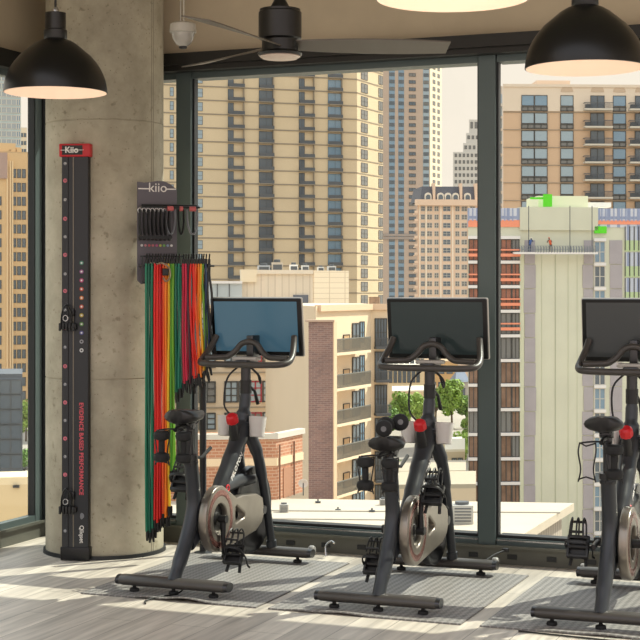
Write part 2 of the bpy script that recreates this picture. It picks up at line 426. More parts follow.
# ================================================================= BAND RACK
RD = 8.28
p = onD(157, HZ, RD)
RT = TH+.3
def rk(x, y, dy=0): return ((x-157)*RD/FPX*1.045, dy, EYE+(HZ-y)*RD/FPX)
rack = thing('band_rack', 'grey wall panel with metal hanging rails fixed to the right of the column', 'rack', (p.x, p.y, 0), RT)
x0, x1 = rk(138, 0)[0], rk(176, 0)[0]; zt, zb = rk(0, 180)[2], rk(0, 284)[2]
pts = [(x0, zb+.02), (x0+.02, zb), (x0+.055, zb+.005), (x0+.07, rk(0, 262)[2]), (x1, rk(0, 262)[2]), (x1, zt-.05)]
for i in range(7):
    t = i/6; pts.append((x1+(x0-x1)*t, zt-.05*(1-math.sin(PI*(.5*t+.5*min(1, t*1.2))))*(1-t) - .012*t))
pl = curve_plate([pts], .004, .001); pl.transform(RX); pl.materials.append(mat('rack_grey', (92, 88, 96), .5)); 
link('panel', pl, rack)
bt_ = MB(); bt_.box(x0+.02, x0+.05, .005, .12, .53+1, .58+1); bt_.box(x0+.02, x0+.05, .005, .12, 1.75, 1.8); bt_.build('bracket', M_black, rack)
text_mesh('logo_lettering', 'kiio', .070, .0006, Matrix.Translation((rk(157.5, 0)[0], -.0068, rk(0, 188)[2])) @ RX, m_wtxt, rack, .0002)
MB().box(x0+.004, rk(149.5, 0)[0], -.0065, -.0055, rk(0, 189)[2]-.003, rk(0, 189)[2]+.003).box(rk(165, 0)[0], x1-.004, -.0065, -.0055, rk(0, 189)[2]-.003, rk(0, 189)[2]+.003).build('logo_line', m_wtxt, rack)
for i, cc in enumerate([(200, 200, 200), (190, 130, 140), (200, 90, 100), (200, 110, 120), (190, 90, 140), (190, 190, 90), (120, 180, 100), (140, 160, 190), (220, 220, 220)]):
    d_ = MB(); disc(d_, rk(142+i*3.6, 0)[0], -.0062, rk(0, 245.5)[2], .007); d_.build('size_marker', mat('size_marker_%d' % (i+1), cc), rack)
def rail(z, xa, xb, yo, r=.005):
    t = MB(); xb -= .026
    t.tube([(xa, yo, z), (xb, yo, z)], r, 8); t.tube([(xa, .0, z), (xa, yo, z)], r, 8); t.tube([(x1-.01, 0, z), (x1-.01, yo, z)], r, 8)
    return t
zu = rk(0, 208)[2]; zl = rk(0, 266)[2]
t = rail(zu, x0+.01, rk(199, 0)[0], -.1, .006)
t.tube([(x0+.01, -.06, zu+.012), (rk(199, 0)[0]-.026, -.06, zu+.012)], .005, 8)
t.tube([(rk(199, 0)[0]-.026, -.1, zu), (rk(199, 0)[0]-.026, -.06, zu+.012)], .005, 8)
t.build('upper_rail', M_frame, rack)
t = rail(zl, x0+.01, rk(214, 0)[0], -.09); t.tube([(x0+.01, -.05, zl), (rk(205, 0)[0], -.05, zl)], .005, 8)
t.tube([(x0+.01, -.09, zl-.09), (x0+.12, -.09, zl-.09)], .004, 8); t.tube([(x0+.01, -.09, zl-.09), (x0+.01, -.09, zl+.05)], .004, 8)
t.tube([(x0+.005, -.05, zl+.05), (rk(180, 0)[0], -.09, zl+.05)], .004, 8)
t.build('lower_rail', M_frame, rack)
rt = rack.matrix_basis.copy()
RKM = Matrix.Translation(rack.location) @ Matrix.Rotation(RT, 4, 'Z')
def rackthing(name, label, cat, group, lp):
    w = RKM @ (Vector(lp)-Vector((.026, 0, 0))); return thing(name, label, cat, w, RT, group)
# handles hanging from the upper rail
hm = MB()
hm.tube(smooth_path([(0, -.012, 0), (-.004, -.018, -.06), (0, -.02, -.115), (.004, -.0, -.128), (.006, .02, -.1), (.002, .012, -.04), (0, .0, .006)], 5), .008, 8, flat=.55)
hm_me = hm.mesh('webbing', mat('black_webbing', (26, 26, 28), .6))
hg = MB(); hg.tube([(-.002, -.02, -.14), (.004, -.0, -.146), (.01, .02, -.14)], .013, 10); hg_me = hg.mesh('grip', M_black)
hc = MB(); hc.tube([(.01*math.cos(t_), 0, .002+.012*math.sin(t_)) for t_ in [2*PI*i/12 for i in range(12)]], .0025, 6, closed=True); hc_me = hc.mesh('clip', M_steel)
for i in range(8):
    px = 141.5+i*4.0
    o = rackthing('pull_strap', 'black webbing exercise strap in the tight row hung below the logo panel rail', 'exercise strap', 'black straps hung on the rack rail', (rk(px, 0)[0], -.1, zu-.02))
    o.rotation_euler = (0, 0, TH+.5)
    link('webbing', hm_me, o); link('grip', hg_me, o); link('clip', hc_me, o)
def hoop(px, lab, r, light):
    o = rackthing('pull_strap', lab, 'exercise strap', None, (rk(px, 0)[0], -.1, zu-.012))
    t = MB(); t.tube(smooth_path([(-r, 0, 0), (-r*.95, -.01, -.07), (-r*.5, -.014, -.118), (0, -.014, -.13), (r*.5, -.014, -.118), (r*.95, -.01, -.07), (r, 0, 0)], 5), .013, 8, flat=.4)
    t.build('webbing', mat('grey_strap', (120, 122, 128), .5) if light else M_black, o)
    t = MB(); t.tube([(-r*.6, -.012, .004), (r*.6, -.012, .004)], .013, 10); tag(t.build('grip', mat('rose_foam', (190, 95, 95), .6), o), 'reddish pink grip')
hoop(170.5, 'wide grey looped strap with red grip, just left of the panel edge', .026, True)
hoop(181, 'narrow black looped strap with red grip between the two wide grey ones', .014, False)
hoop(192, 'wide grey looped strap with red grip at the free rail end', .028, True)
# big ring handle on lower rail
o = rackthing('carabiner_strap', 'tan and black curved strap clipped across the lower rail beneath the rack logo', 'strap', None, (rk(166, 0)[0], -.12, rk(0, 272)[2]))
t = MB(); t.tube(smooth_path([(-.05, 0, .04), (-.02, -.01, .045), (.015, -.01, .02), (.02, 0, -.03), (0, 0, -.05), (-.015, 0, -.03)], 5), .009, 8, flat=.5); t.build('webbing', mat('tan_webbing', (150, 132, 112), .6), o)
t = MB(); t.rbox(-.02, .014, -.01, .01, -.02, .018, .005); t.build('buckle', M_black, o)
# bands
bands = [
 ('green', (22, 120, 90), 148.5, 528, .1), ('green', (14, 96, 74), 151, 530, .2), ('green', (22, 120, 90), 154, 526, .1),
 ('red', (222, 30, 30), 157, 517, 0), ('red', (235, 48, 32), 159.5, 520, 0), ('red', (205, 22, 28), 162, 516, 0),
 ('orange', (240, 95, 40), 165, 512, 0), ('orange', (245, 130, 30), 167.5, 515, 0), ('yellow', (235, 190, 40), 170, 505, 0),
 ('lime green', (80, 150, 40), 172.5, 470, 0), ('lime green', (110, 170, 40), 174.5, 468, 0), ('teal green', (10, 105, 80), 177, 392, 0), ('teal green', (16, 120, 95), 180, 388, 0),
 ('crimson', (190, 25, 60), 184, 383, .3), ('crimson', (205, 30, 70), 186.5, 380, .3), ('dark plum', (80, 35, 50), 189, 384, .4), ('red', (225, 40, 35), 191.5, 376, .5),
 ('red', (235, 55, 35), 194, 378, .5), ('orange', (240, 90, 35), 196.5, 374, .5), ('orange', (245, 125, 30), 199, 377, .5), ('yellow', (240, 180, 40), 201.5, 371, .5), ('lime green', (100, 150, 45), 203.5, 373, .5),
 ('navy blue', (30, 50, 85), 206, 366, .4), ('black', (28, 28, 30), 209, 350, .6)]
names = {}
count = {}
for q in bands: count[q[0]] = count.get(q[0], 0)+1
for i, (cn, rgb, px, yb, dr) in enumerate(bands):
    left = px < 182
    m_b = mat('rubber_'+cn.replace(' ', '_')+'_%d' % (rgb[0]), rgb, .4)
    side = 'long' if yb > 460 else ('shorter' if left else 'short')
    k = names.get((cn, side), 0); names[(cn, side)] = k+1
    tot = sum(1 for q in bands if q[0] == cn and ('long' if q[3] > 460 else ('shorter' if q[2] < 182 else 'short')) == side)
    pos = '' if tot == 1 else (['leftmost', 'second', 'third'][k] if tot == 3 else ['left one', 'right one'][k])
    where = 'hanging by the column' if yb > 460 else ('beside the lime ones' if left else 'in the window-side bunch')
    lab = (f'{side} {cn} resistance band {where}' + (f', {pos} of {["", "", "the two", "the three"][tot]}' if tot > 1 else ''))
    z0 = zl+.012; z1 = rk(0, yb)[2]; L = z0-z1
    o = rackthing('resistance_band', lab, 'resistance band', 'coloured resistance bands on the rack', (rk(px, 0)[0], -.09, z0))
    t = MB(); rr = .0062
    for s in (-1, 1):
        ph = random.random()*6; dx = .012*dr
        path = [(s*.004, s*.007, .0)]+[(s*(.005+.003*math.sin(ph+j))+dx*math.sin(j*.8+ph)+.02*dr*(j/7)**2, s*.008-.006*math.sin(j+ph), -L*j/7) for j in range(1, 8)]
        t.tube(smooth_path(path, 4), rr*(.95 if s < 0 else 1.1), 8)
        ex = path[-1][0]
    t.build('tube_cord', m_b, o)
    t = MB(); t.rbox(-.0055, .0055, -.012, .012, -.005, .026, .003); t.tube([(0, 0, .02), (0, -.012, .052)], .004, 6); t.build('hook', M_black, o)
    for s in (-1, 1):
        e = MB(); px_ = ex+s*.008; sp_ = s*.02*dr + .012*dr
        e.tube([(px_, s*.008, -L+.004), (px_+sp_*.5, s*.008, -L-.02), (px_+sp_, s*.008, -L-.05)], [.0075, .008, .0055], 8)
        e.build('end_clip', M_black, o)
# slim dark pole
pp = onD(203, 545, 8.5); 
po = thing('weighted_pole', 'slim dark vertical pole leaning space behind the left bike seat post', 'pole', (pp.x, pp.y, 0)); po['label'] = 'slim dark upright pole standing between the left bike seat and the window'
t = MB(); t.tube([(0, 0, .01), (0, 0, .90)], .019, 16); t.build('tube', mat('pole_grey', (46, 48, 52), .35, .4), po)
t = MB(); t.lathe([(0, .9), (.021, .9), (.021, .93), (.012, .945), (0, .945)], 16); t.build('end_cap', M_black, po)
t = MB(); t.lathe([(.0, 0), (.05, 0), (.05, .008), (.02, .014), (0, .014)], 20); t.build('foot', M_black, po)

# ================================================================= PENDANT LAMPS
def pendant(px, yrim, d, label, watt=.8):
    c = onD(px, yrim, d)
    o = thing('pendant_lamp', label, 'lamp', (c.x, c.y, c.z), 0, 'black dome pendant lamps')
    t = MB(); outer = [(.25, 0), (.248, .02), (.242, .055), (.232, .085), (.218, .115), (.198, .145), (.17, .178), (.136, .206), (.105, .232), (.075, .25), (.052, .258)]
    t.lathe(outer, 64)
    inn = [(r-.005, z-.002) for r, z in outer]
    t.lathe([(.25, 0), (.246, -.001)], 64)
    t.m = 1; t.lathe(inn, 64)
    t.build('shade', [mat('lamp_black', (17, 17, 17), .32), mat('lamp_inside_white', (236, 216, 200), .6)], o)
    t = MB(); t.lathe([(0, .256), (.053, .256), (.056, .262), (.056, .3), (.05, .305), (.05, .385), (.02, .388), (0, .388)], 32); t.build('neck', M_satin, o)
    t = MB(); t.lathe([(0, .388), (.018, .388), (.018, .4), (.012, .412), (0, .415)], 16)
    t.build('cord_grip', M_steel, o)
    t = MB(); t.tube([(0, 0, .41), (0, 0, CZ-c.z-.005)], .006, 8); t.build('cord', M_black, o)
    t = MB(); t.lathe([(0, .10), (.028, .11), (.034, .14), (.03, .17), (.018, .2), (.018, .235), (0, .235)], 20)
    t.build('bulb', mat('bulb_glow', (255, 240, 220), .4, emit=(255, 225, 190), estr=.5), o)
    l = bpy.data.lights.new('bulb_light', 'POINT'); l.energy = watt; l.color = (1, .84, .68); l.shadow_soft_size = .04
    lo = bpy.data.objects.new('bulb_light', l); COL.objects.link(lo); lo.parent = o; lo.location = (0, 0, .06)
pendant(55.5, 92.5, 7.5, 'black dome pendant lamp hanging in front of the concrete column')
pendant(585, 68, 6.46, 'black dome pendant lamp hanging over the right exercise bike', .8)
pendant(453, -2, 4.97, 'nearest pendant lamp, only its pale underside showing at the top', 1.2)

# ================================================================= CEILING FAN
c = onD(280, 45, 7.2)
fan = thing('ceiling_fan', 'black ceiling fan with drum motor and three blades in front of the window head', 'ceiling fan', c, TH)
t = MB(); t.lathe([(0, -.05), (.1, -.05), (.104, -.04), (.1, -.034), (.084, -.028), (.084, .022), (.094, .026), (.1, .03), (.1, .15), (.095, .155), (.095, .165), (.05, .17), (0, .17)], 48); t.build('motor_housing', M_satin, fan)
t = MB(); t.lathe([(0, -.066), (.08, -.064), (.094, -.055), (.09, -.05), (0, -.05)], 40); t.build('light_lens', mat('lens_white', (225, 205, 190), .4), fan)
t = MB(); t.lathe([(0, .168), (.05, .168), (.035, .195), (.02, .22), (.013, .24), (.013, CZ-c.z), (0, CZ-c.z)], 24); t.build('down_rod', M_satin, fan)
for a in (245, 125, 5):
    A = math.radians(a); t = MB(); rows = []
    for i in range(13):
        s = i/12; r = .07+s*.72; w = .036+.038*math.sin(PI*min(1, s*.9+.1)*.75)+.01*s
        tw = math.radians(-20+8*s)
        for sgn in (-1, 1):
            for dz in (-.003, .003):
                rows.append(Vector((r, sgn*w*math.cos(tw), sgn*w*math.sin(tw)+dz)))
    fs = []
    for i in range(12):
        o_ = i*4; fs += [(o_, o_+4, o_+6, o_+2), (o_+1, o_+3, o_+7, o_+5), (o_, o_+1, o_+5, o_+4), (o_+2, o_+6, o_+7, o_+3)]
    fs += [(0, 2, 3, 1), (48, 49, 51, 50)]
    M_ = Matrix.Rotation(A, 4, 'Z')
    t.add([M_ @ v for v in rows], fs); t.build('blade', mat('blade_grey', (96, 88, 78), .4), fan)

# ================================================================= DOME CAMERA
c = onD(183, 30, 7.6)
dc = thing('security_camera', 'small clear dome security camera hanging on twin thin conduits right of the column', 'security camera', c, 0)
t = MB(); t.lathe([(0, .035), (.05, .035), (.062, .028), (.066, .0), (.066, -.012), (.06, -.016), (0, -.016)], 32); t.build('housing', mat('camera_white', (185, 180, 168), .4), dc)
t = MB(); t.lathe([(.057, -.016), (.05, -.045), (.035, -.07), (.015, -.084), (0, -.088)], 32); t.build('dome', mat('dome_clear', (170, 165, 155), .1, spec=.8), dc)
t = MB(); t.lathe([(0, -.074), (.02, -.076), (.02, -.09), (.012, -.093), (0, -.094)], 16); t.build('lens', M_black, dc)
t = MB(); t.tube([(-.012, 0, .03), (-.012, 0, CZ-c.z)], .005, 8); t.tube([(.004, 0, .03), (.004, 0, CZ-c.z)], .006, 8); t.build('conduit', mat('conduit_grey', (170, 165, 150), .4, .5), dc)
# ================================================================= MATS
BX = [-3.335, -2.32, -1.318]; BY = 6.66
mm = mat_mat()
mat_lab = ['grey textured rubber mat under the left exercise bike', 'grey textured rubber mat under the middle exercise bike', 'grey textured rubber mat under the right exercise bike']
mat_x = [(-3.76, -2.85), (-2.79, -1.885), (-1.80, -.9)]
for k, (xa, xb) in enumerate(mat_x):
    t = MB(); nx, ny = 40, 44; ya, yb = 6.44, 7.66
    amp = [.018, .010, .007][k]; cx = BX[k]+[.12, -.12, .05][k]
    def hz_(x, y): return amp*math.exp(-((x-cx)/.11)**2-((y-ya)/.045)**2)+amp*.5*math.exp(-((x-cx+.2)/.06)**2-((y-ya)/.04)**2)
    vs = []; fs = []
    for lay in (0, 1):
        for j in range(ny+1):
            for i in range(nx+1):
                x = xa+(xb-xa)*i/nx; y = ya+(yb-ya)*(j/ny)**1.6; vs.append((x-(xa+xb)/2, y-(ya+yb)/2, .0005+.006*lay+hz_(x, y)))
    n1 = (nx+1)*(ny+1)
    for j in range(ny):
        for i in range(nx):
            a = j*(nx+1)+i; fs.append((a+n1, a+1+n1, a+nx+2+n1, a+nx+1+n1)); fs.append((a, a+nx+1, a+nx+2, a+1))
    for i in range(nx):
        fs.append((i, i+1, i+1+n1, i+n1)); a = ny*(nx+1)+i; fs.append((a, a+n1, a+1+n1, a+1))
    for j in range(ny):
        a = j*(nx+1); fs.append((a, a+n1, a+nx+1+n1, a+nx+1)); a += nx; fs.append((a, a+nx+1, a+nx+1+n1, a+n1))
    t.add(vs, fs, True)
    tag(t.build('floor_mat', mm, None, ((xa+xb)/2, (ya+yb)/2, 0)), mat_lab[k], 'mat', 'rubber mats under the bikes')

# ================================================================= BIKES
M_bk = mat('bike_charcoal', (50, 53, 58), .34, .15)
M_bar = mat('bar_rubber', (66, 62, 59), .4)
M_post = mat('post_steel', (70, 70, 72), .3, .8)
M_guard = mat('guard_silver', (146, 138, 128), .28, .7, vary=.18, scale=5)
M_guard2 = mat('guard_edge', (60, 58, 56), .3, .7)
M_fly = mat('flywheel_dark', (48, 48, 50), .3, .7)
M_cup = mat('cup_white', (225, 220, 215), .3, trans=.25)
M_rub = mat('pad_black', (20, 20, 21), .7)
def tilt_box(mb, c, dx, dy, dz, rx, b=.004):
    M = Matrix.Translation(c) @ Matrix.Rotation(rx, 4, 'X'); mb.rbox(-dx, dx, -dy, dy, -dz, dz, b, M)
# shared meshes ---------------------------------------------------
def stab_me(w):
    t = MB(); t.tube([(-w/2, 0, .052), (-w/2+.012, 0, .053), (w/2-.012, 0, .053), (w/2, 0, .052)], [.04, .045, .045, .04], 18, flat=.58, up=(0, 0, 1)); return t.mesh('stabilizer', M_bar)
stabR_me = stab_me(.555); stabF_me = stab_me(.56)
t = MB(); t.tube([(-.012, 0, .053), (.012, 0, .053)], [.042, .038], 18, flat=.58, up=(0, 0, 1)); endcap_me = t.mesh('end_cap', M_post)
t = MB(); t.lathe([(0, .0), (.022, .0), (.024, .005), (.022, .014), (.010, .018), (.008, .024), (.008, .04), (0, .04)], 16); foot_me = t.mesh('leveling_foot', M_rub)
t = MB(); t.lathe([(0, -.014), (.024, -.014), (.028, -.008), (.028, .008), (.024, .014), (0, .014)], 20, Matrix.Rotation(PI/2, 4, 'Y')); wheel_me = t.mesh('transport_wheel', mat('wheel_grey', (150, 148, 145), .35))
# rear seat column
t = MB(); t.tube(smooth_path([(0, -.10, .055), (0, -.05, .12), (0, .045, .25), (0, .11, .38), (0, .11, .48), (0, .09, .58), (0, .075, .64)], 5), [.03]*6+[.034]*25, 18, flat=1.15); seatcol_me = t.mesh('seat_column', M_bk)
t = MB(); t.tube([(0, .0765, .62), (0, .0745, .645)], .040, 18); t.tube([(0, .082, .60), (0, .08, .612)], .0385, 18); collar_me = t.mesh('collar', M_post)
# main frame
t = MB()
t.tube(smooth_path([(0, .715, .955), (0, .71, .88), (0, .69, .80), (0, .665, .73), (0, .60, .645), (0, .50, .545), (0, .40, .45), (0, .30, .36), (0, .24, .31)], 5), [.026]*5+[.03]*5+[.04]*5+[.048]*5+[.044]*5+[.04]*5+[.036]*5+[.034]*6, 18, flat=1.0)
t.tube(smooth_path([(0, .24, .31), (0, .14, .25), (0, .06, .21)], 5), [.034]*11, 14)
frame_me = t.mesh('main_frame', M_bk)
def fork_me(s):
    t = MB(); t.tube(smooth_path([(0, .68, .76), (s*.03, .705, .68), (s*.056, .74, .58), (s*.062, .79, .44), (s*.062, .85, .27), (s*.062, .905, .09)], 5), [.04]*5+[.038]*5+[.032]*5+[.026]*5+[.024]*6, 14, flat=.9)
    t.tube([(s*.062, .90, .11), (s*.062, .91, .055)], .028, 14)
    return t.mesh('fork_leg', M_bk)
forks = {s: fork_me(s) for s in (-1, 1)}
t = MB(); t.tube([(0, .40, .435), (0, .60, .455), (0, .80, .45)], [.03, .034, .028], 14, flat=1.1); cross_me = t.mesh('brake_housing', M_bk)
# flywheel
MY = Matrix.Rotation(PI/2, 4, 'Y')
t = MB(); MF = Matrix.Translation((0, .77, .29)) @ MY
t.lathe([(.03, -.012), (.16, -.008), (.185, -.022), (.222, -.022), (.226, -.018), (.226, .018), (.222, .022), (.185, .022), (.16, .008), (.03, .012), (.03, -.012)], 64, MF)
fly_me = t.mesh('flywheel', M_fly)
t = MB(); t.lathe([(0, -.085), (.022, -.085), (.028, -.05), (.03, .05), (.022, .085), (0, .085)], 20, MF); hub_me = t.mesh('hub', M_post)
# belt guard plate (y,z plane)
bc, br, ec, er = (.24, .315), .155, (.69, .29), .088
def hull_guard():
    (ax, ay), (bx_, by_) = bc, ec; d = math.hypot(bx_-ax, by_-ay); th = math.atan2(by_-ay, bx_-ax); al = math.acos((br-er)/d)
    o = []
    for i in range(41):
        a = th+al+(2*PI-2*al)*i/40; o.append((ax+br*math.cos(a), ay+br*math.sin(a)))
    # squarer nose at the flywheel end
    o += [(bx_-.03, by_-er*.98), (bx_+.04, by_-er*.62), (bx_+.07, by_-.01), (bx_+.05, by_+er*.72), (bx_-.02, by_+er*1.02)]
    o += [(.50, .392), (.43, .388)]
    return o
hole = [(bc[0]+.082*math.cos(-2*PI*i/32), bc[1]+.082*math.sin(-2*PI*i/32)) for i in range(32)]
tri = [(.41, .355), (.43, .365), (.53, .312), (.535, .288), (.52, .275), (.42, .262), (.405, .275)]
gp = curve_plate([hull_guard(), hole, tri], .014, .008)
gp.transform(Matrix(((0, 0, 1, .062), (1, 0, 0, 0), (0, 1, 0, 0), (0, 0, 0, 1)))); gp.materials.append(M_guard); gp.name = 'belt_guard'
for p_ in gp.polygons: p_.use_smooth = True
gp.set_sharp_from_angle(angle=math.radians(35))
t = MB(); MG = Matrix.Translation((.084, bc[0], bc[1])) @ MY
t.lathe([(.112, .0), (.128, .0025), (.142, .0)], 48, MG); ring_me = t.mesh('guard_ring', mat('ring_rose', (150, 105, 98), .25, .8))
t = MB(); t.lathe([(0, .0), (.03, .0), (.034, -.008), (.08, -.012), (.082, -.02), (0, -.02)], 32, Matrix.Translation((.07, bc[0], bc[1])) @ MY); pul_me = t.mesh('pulley', M_black)
# crank (points along +z from origin), pedal
t = MB(); t.tube([(0, 0, 0), (0, 0, .085), (.006, 0, .17)], [.016, .012, .013], 10, flat=1.0); t.tube([(-.02, 0, 0), (.02, 0, 0)], .02, 14); crank_me = t.mesh('crank_arm', M_black)
t = MB()
t.rbox(-.048, .048, -.052, .052, -.013, -.004, .003); t.rbox(-.048, -.036, -.05, .05, -.013, .013, .003); t.rbox(.036, .048, -.05, .05, -.013, .013, .003); t.tube([(-.05, 0, 0), (.05, 0, 0)], .012, 10)
t.rbox(-.04, .04, .035, .05, -.013, .013, .003); t.rbox(-.04, .04, -.05, -.035, -.013, .013, .003)
ped_me = t.mesh('pedal', M_black)
t = MB()
for x in (-.034, 0, .034): t.tube(smooth_path([(x, .045, .008), (x*.9, .10, .02), (x*.75, .115, .05), (x*.8, .08, .07), (x*.9, .03, .062)], 4), .0042, 6)
t.tube(smooth_path([(-.05, -.005, 0), (-.05, 0, .04), (-.03, 0, .072), (.03, 0, .072), (.05, 0, .04), (.05, -.005, 0)], 4), .008, 6, flat=.4)
t.tube([(-.034, .10, .04), (.034, .10, .04)], .006, 6); t.tube([(-.03, .045, .07), (.03, .045, .07)], .006, 6); cage_me = t.mesh('toe_cage', M_black)
t = MB(); t.tube(smooth_path([(.05, 0, .03), (.062, -.01, -.01), (.055, -.02, -.06), (.06, -.02, -.085)], 4), .006, 6, flat=.4); t.rbox(-.035, .035, -.03, .03, -.03, -.014, .003); t.tube([(-.03, -.03, -.03), (-.035, -.075, -.04)], .008, 6); t.tube([(.03, -.03, -.03), (.035, -.075, -.04)], .008, 6); strap_me = t.mesh('pedal_strap', M_rub)
# saddle
def saddle_mesh():
    vs = []; fs = []; n = 16; k = 15
    for i in range(k):
        s = i/(k-1); y = -.125+.27*s
        w = .088*math.sqrt(max(.0, 1-((s-.22)/.26)**2)) if s < .22 else .088*(1-((s-.22)/.78)**1.15*.78)
        w = max(w, .03 if s < .22 else .016)
        if i == 0: w *= .75
        if i == k-1: w *= .6
        for j in range(n):
            a = 2*PI*j/n; x = w*math.cos(a); zz = math.sin(a)
            z = (.03*zz if zz > 0 else .046*zz)*(1-.3*s) - .012*(abs(x)/.088)**2 + .012*(1-s)
            if zz > 0: z -= .012*math.exp(-(x/.016)**2)*(1-s*.5)
            vs.append((x, y, z))
    for i in range(k-1):
        for j in range(n): fs.append((i*n+j, i*n+(j+1) % n, (i+1)*n+(j+1) % n, (i+1)*n+j))
    fs += [tuple(range(n))[::-1], tuple((k-1)*n+j for j in range(n))]
    t = MB(); t.add(vs, fs, True); return t.mesh('saddle', mat('saddle_black', (30, 29, 29), .38))
saddle_me = saddle_mesh()
t = MB(); t.tube(smooth_path([(-.03, -.09, -.02), (-.02, -.03, -.045), (-.02, .05, -.045), (-.01, .12, -.01)], 4), .004, 6); t.tube(smooth_path([(.03, -.09, -.02), (.02, -.03, -.045), (.02, .05, -.045), (.01, .12, -.01)], 4), .004, 6)
t.rbox(-.028, .028, -.03, .03, -.06, -.038, .004); t.tube([(-.03, 0, -.055), (.03, 0, -.055)], .012, 10); srail_me = t.mesh('saddle_rails', M_post)
t = MB(); t.tube([(.02, .09, .63), (.035, .13, .625), (.04, .22, .665)], [.008, .008, .009], 8); lever_me = t.mesh('adjust_lever', M_black)
t = MB(); t.tube([(.02, .70, .945), (.03, .76, .91), (.035, .79, .84)], [.008, .008, .010], 8); lever2_me = t.mesh('handlebar_lever', M_black)
# weight holder
t = MB(); t.tube(smooth_path([(0, .05, .755), (0, -.05, .75), (0, -.08, .74)], 4), .010, 8)
for s in (-1, 1):
    x = s*.058
    t.tube(smooth_path([(0, -.06, .745), (x*.7, -.07, .745), (x-.028, -.085, .74)], 4), .004, 6)
    for e_ in (-.034, .034):
        t.tube(smooth_path([(x+e_, -.085, .74), (x+e_*1.1, -.10, .70), (x+e_*.8, -.10, .63), (x+e_*1.1, -.10, .575)], 4), .0035, 6)
    t.tube([(x-.037, -.10, .585), (x, -.125, .60), (x+.037, -.10, .585)], .0035, 6); t.tube([(x-.034, -.085, .74), (x, -.12, .73), (x+.034, -.085, .74)], .0035, 6)
wh_me = t.mesh('weight_holder', M_black)
# handlebars
t = MB()
loop = [(-.225, .83, 1.195), (-.235, .80, 1.15), (-.25, .745, 1.095), (-.25, .69, 1.065), (-.215, .652, 1.055), (-.12, .648, 1.052), (0, .648, 1.052), (.12, .648, 1.052), (.215, .652, 1.055), (.25, .69, 1.065), (.25, .745, 1.095), (.235, .80, 1.15), (.225, .83, 1.195)]
t.tube(smooth_path(loop, 6), .0165, 14)
hump = [(-.235, .715, 1.083), (-.16, .735, 1.085), (-.115, .74, 1.09), (-.075, .75, 1.12), (-.045, .755, 1.155), (0, .758, 1.168), (.045, .755, 1.155), (.075, .75, 1.12), (.115, .74, 1.09), (.16, .735, 1.085), (.235, .715, 1.083)]
t.tube(smooth_path(hump, 6), .0155, 14)
hb_me = t.mesh('handlebar', M_bar)
t = MB(); t.rbox(-.035, .035, .65, .80, 1.045, 1.075, .006); t.tube([(0, .715, .93), (0, .715, 1.06)], .026, 14); t.rbox(-.02, .02, .76, .85, 1.075, 1.2, .006); stem_me = t.mesh('handlebar_stem', M_post)
t = MB(); t.rbox(-.07, .07, .69, .76, 1.07, 1.09, .008); tray_me = t.mesh('device_tray', mat('tray_pale', (180, 175, 168), .5))
t = MB(); t.tube(smooth_path([(.02, .72, 1.04), (.06, .75, .99), (.05, .79, .95), (.03, .80, 1.0)], 4), .006, 8); t.tube(smooth_path([(-.02, .70, 1.05), (-.08, .66, .98), (-.07, .60, .85), (-.03, .585, .80)], 5), .005, 8); cable_me = t.mesh('cable', M_black)
# knob
t = MB(); t.lathe([(0, .026), (.022, .026), (.031, .018), (.033, 0), (.031, -.018), (.022, -.026), (0, -.026)], 8, Matrix.Translation((0, .55, .778)) @ Matrix.Rotation(.5, 4, 'X')); knob_me = t.mesh('resistance_knob', M_red)
t = MB(); t.tube(smooth_path([(0, .553, .76), (0, .57, .71), (0, .60, .64)], 4), [.018, .02, .022, .024, .026, .027, .028, .028, .028], 12); kst_me = t.mesh('knob_stem', M_black)
# cup
t = MB(); t.lathe([(.0, 0), (.033, 0), (.038, .004), (.046, .105), (.048, .107), (.044, .107), (.036, .008), (0, .006)], 28, Matrix.Rotation(-.12, 4, 'X')); cup_me = t.mesh('cup_holder', M_cup)
# screen
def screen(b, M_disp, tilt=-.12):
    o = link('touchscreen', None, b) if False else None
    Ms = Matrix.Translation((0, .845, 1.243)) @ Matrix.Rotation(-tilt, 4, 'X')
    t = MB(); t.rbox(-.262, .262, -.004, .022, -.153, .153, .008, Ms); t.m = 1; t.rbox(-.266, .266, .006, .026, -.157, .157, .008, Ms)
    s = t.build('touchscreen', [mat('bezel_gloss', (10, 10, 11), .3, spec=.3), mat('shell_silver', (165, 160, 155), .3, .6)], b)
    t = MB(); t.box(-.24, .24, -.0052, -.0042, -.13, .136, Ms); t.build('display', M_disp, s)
    t = MB(); t.rbox(-.08, .08, .026, .05, -.12, .08, .008, Ms); t.build('rear_housing', M_black, s)
    return s
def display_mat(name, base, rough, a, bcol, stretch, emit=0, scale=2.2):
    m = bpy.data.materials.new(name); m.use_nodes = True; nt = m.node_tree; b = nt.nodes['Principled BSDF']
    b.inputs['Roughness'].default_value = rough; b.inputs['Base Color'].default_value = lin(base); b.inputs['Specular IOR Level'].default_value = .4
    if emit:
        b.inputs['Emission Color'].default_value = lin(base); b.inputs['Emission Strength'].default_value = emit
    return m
disp = [display_mat('display_blue', (62, 94, 112), .1, 0, 0, 0, .3), display_mat('display_dark_green', (46, 56, 56), .15, 0, 0, 0, .1), display_mat('display_grey', (64, 66, 66), .15, 0, 0, 0, .1)]  # reflections put into colour and glow: blue sky on first, lighter tint on others
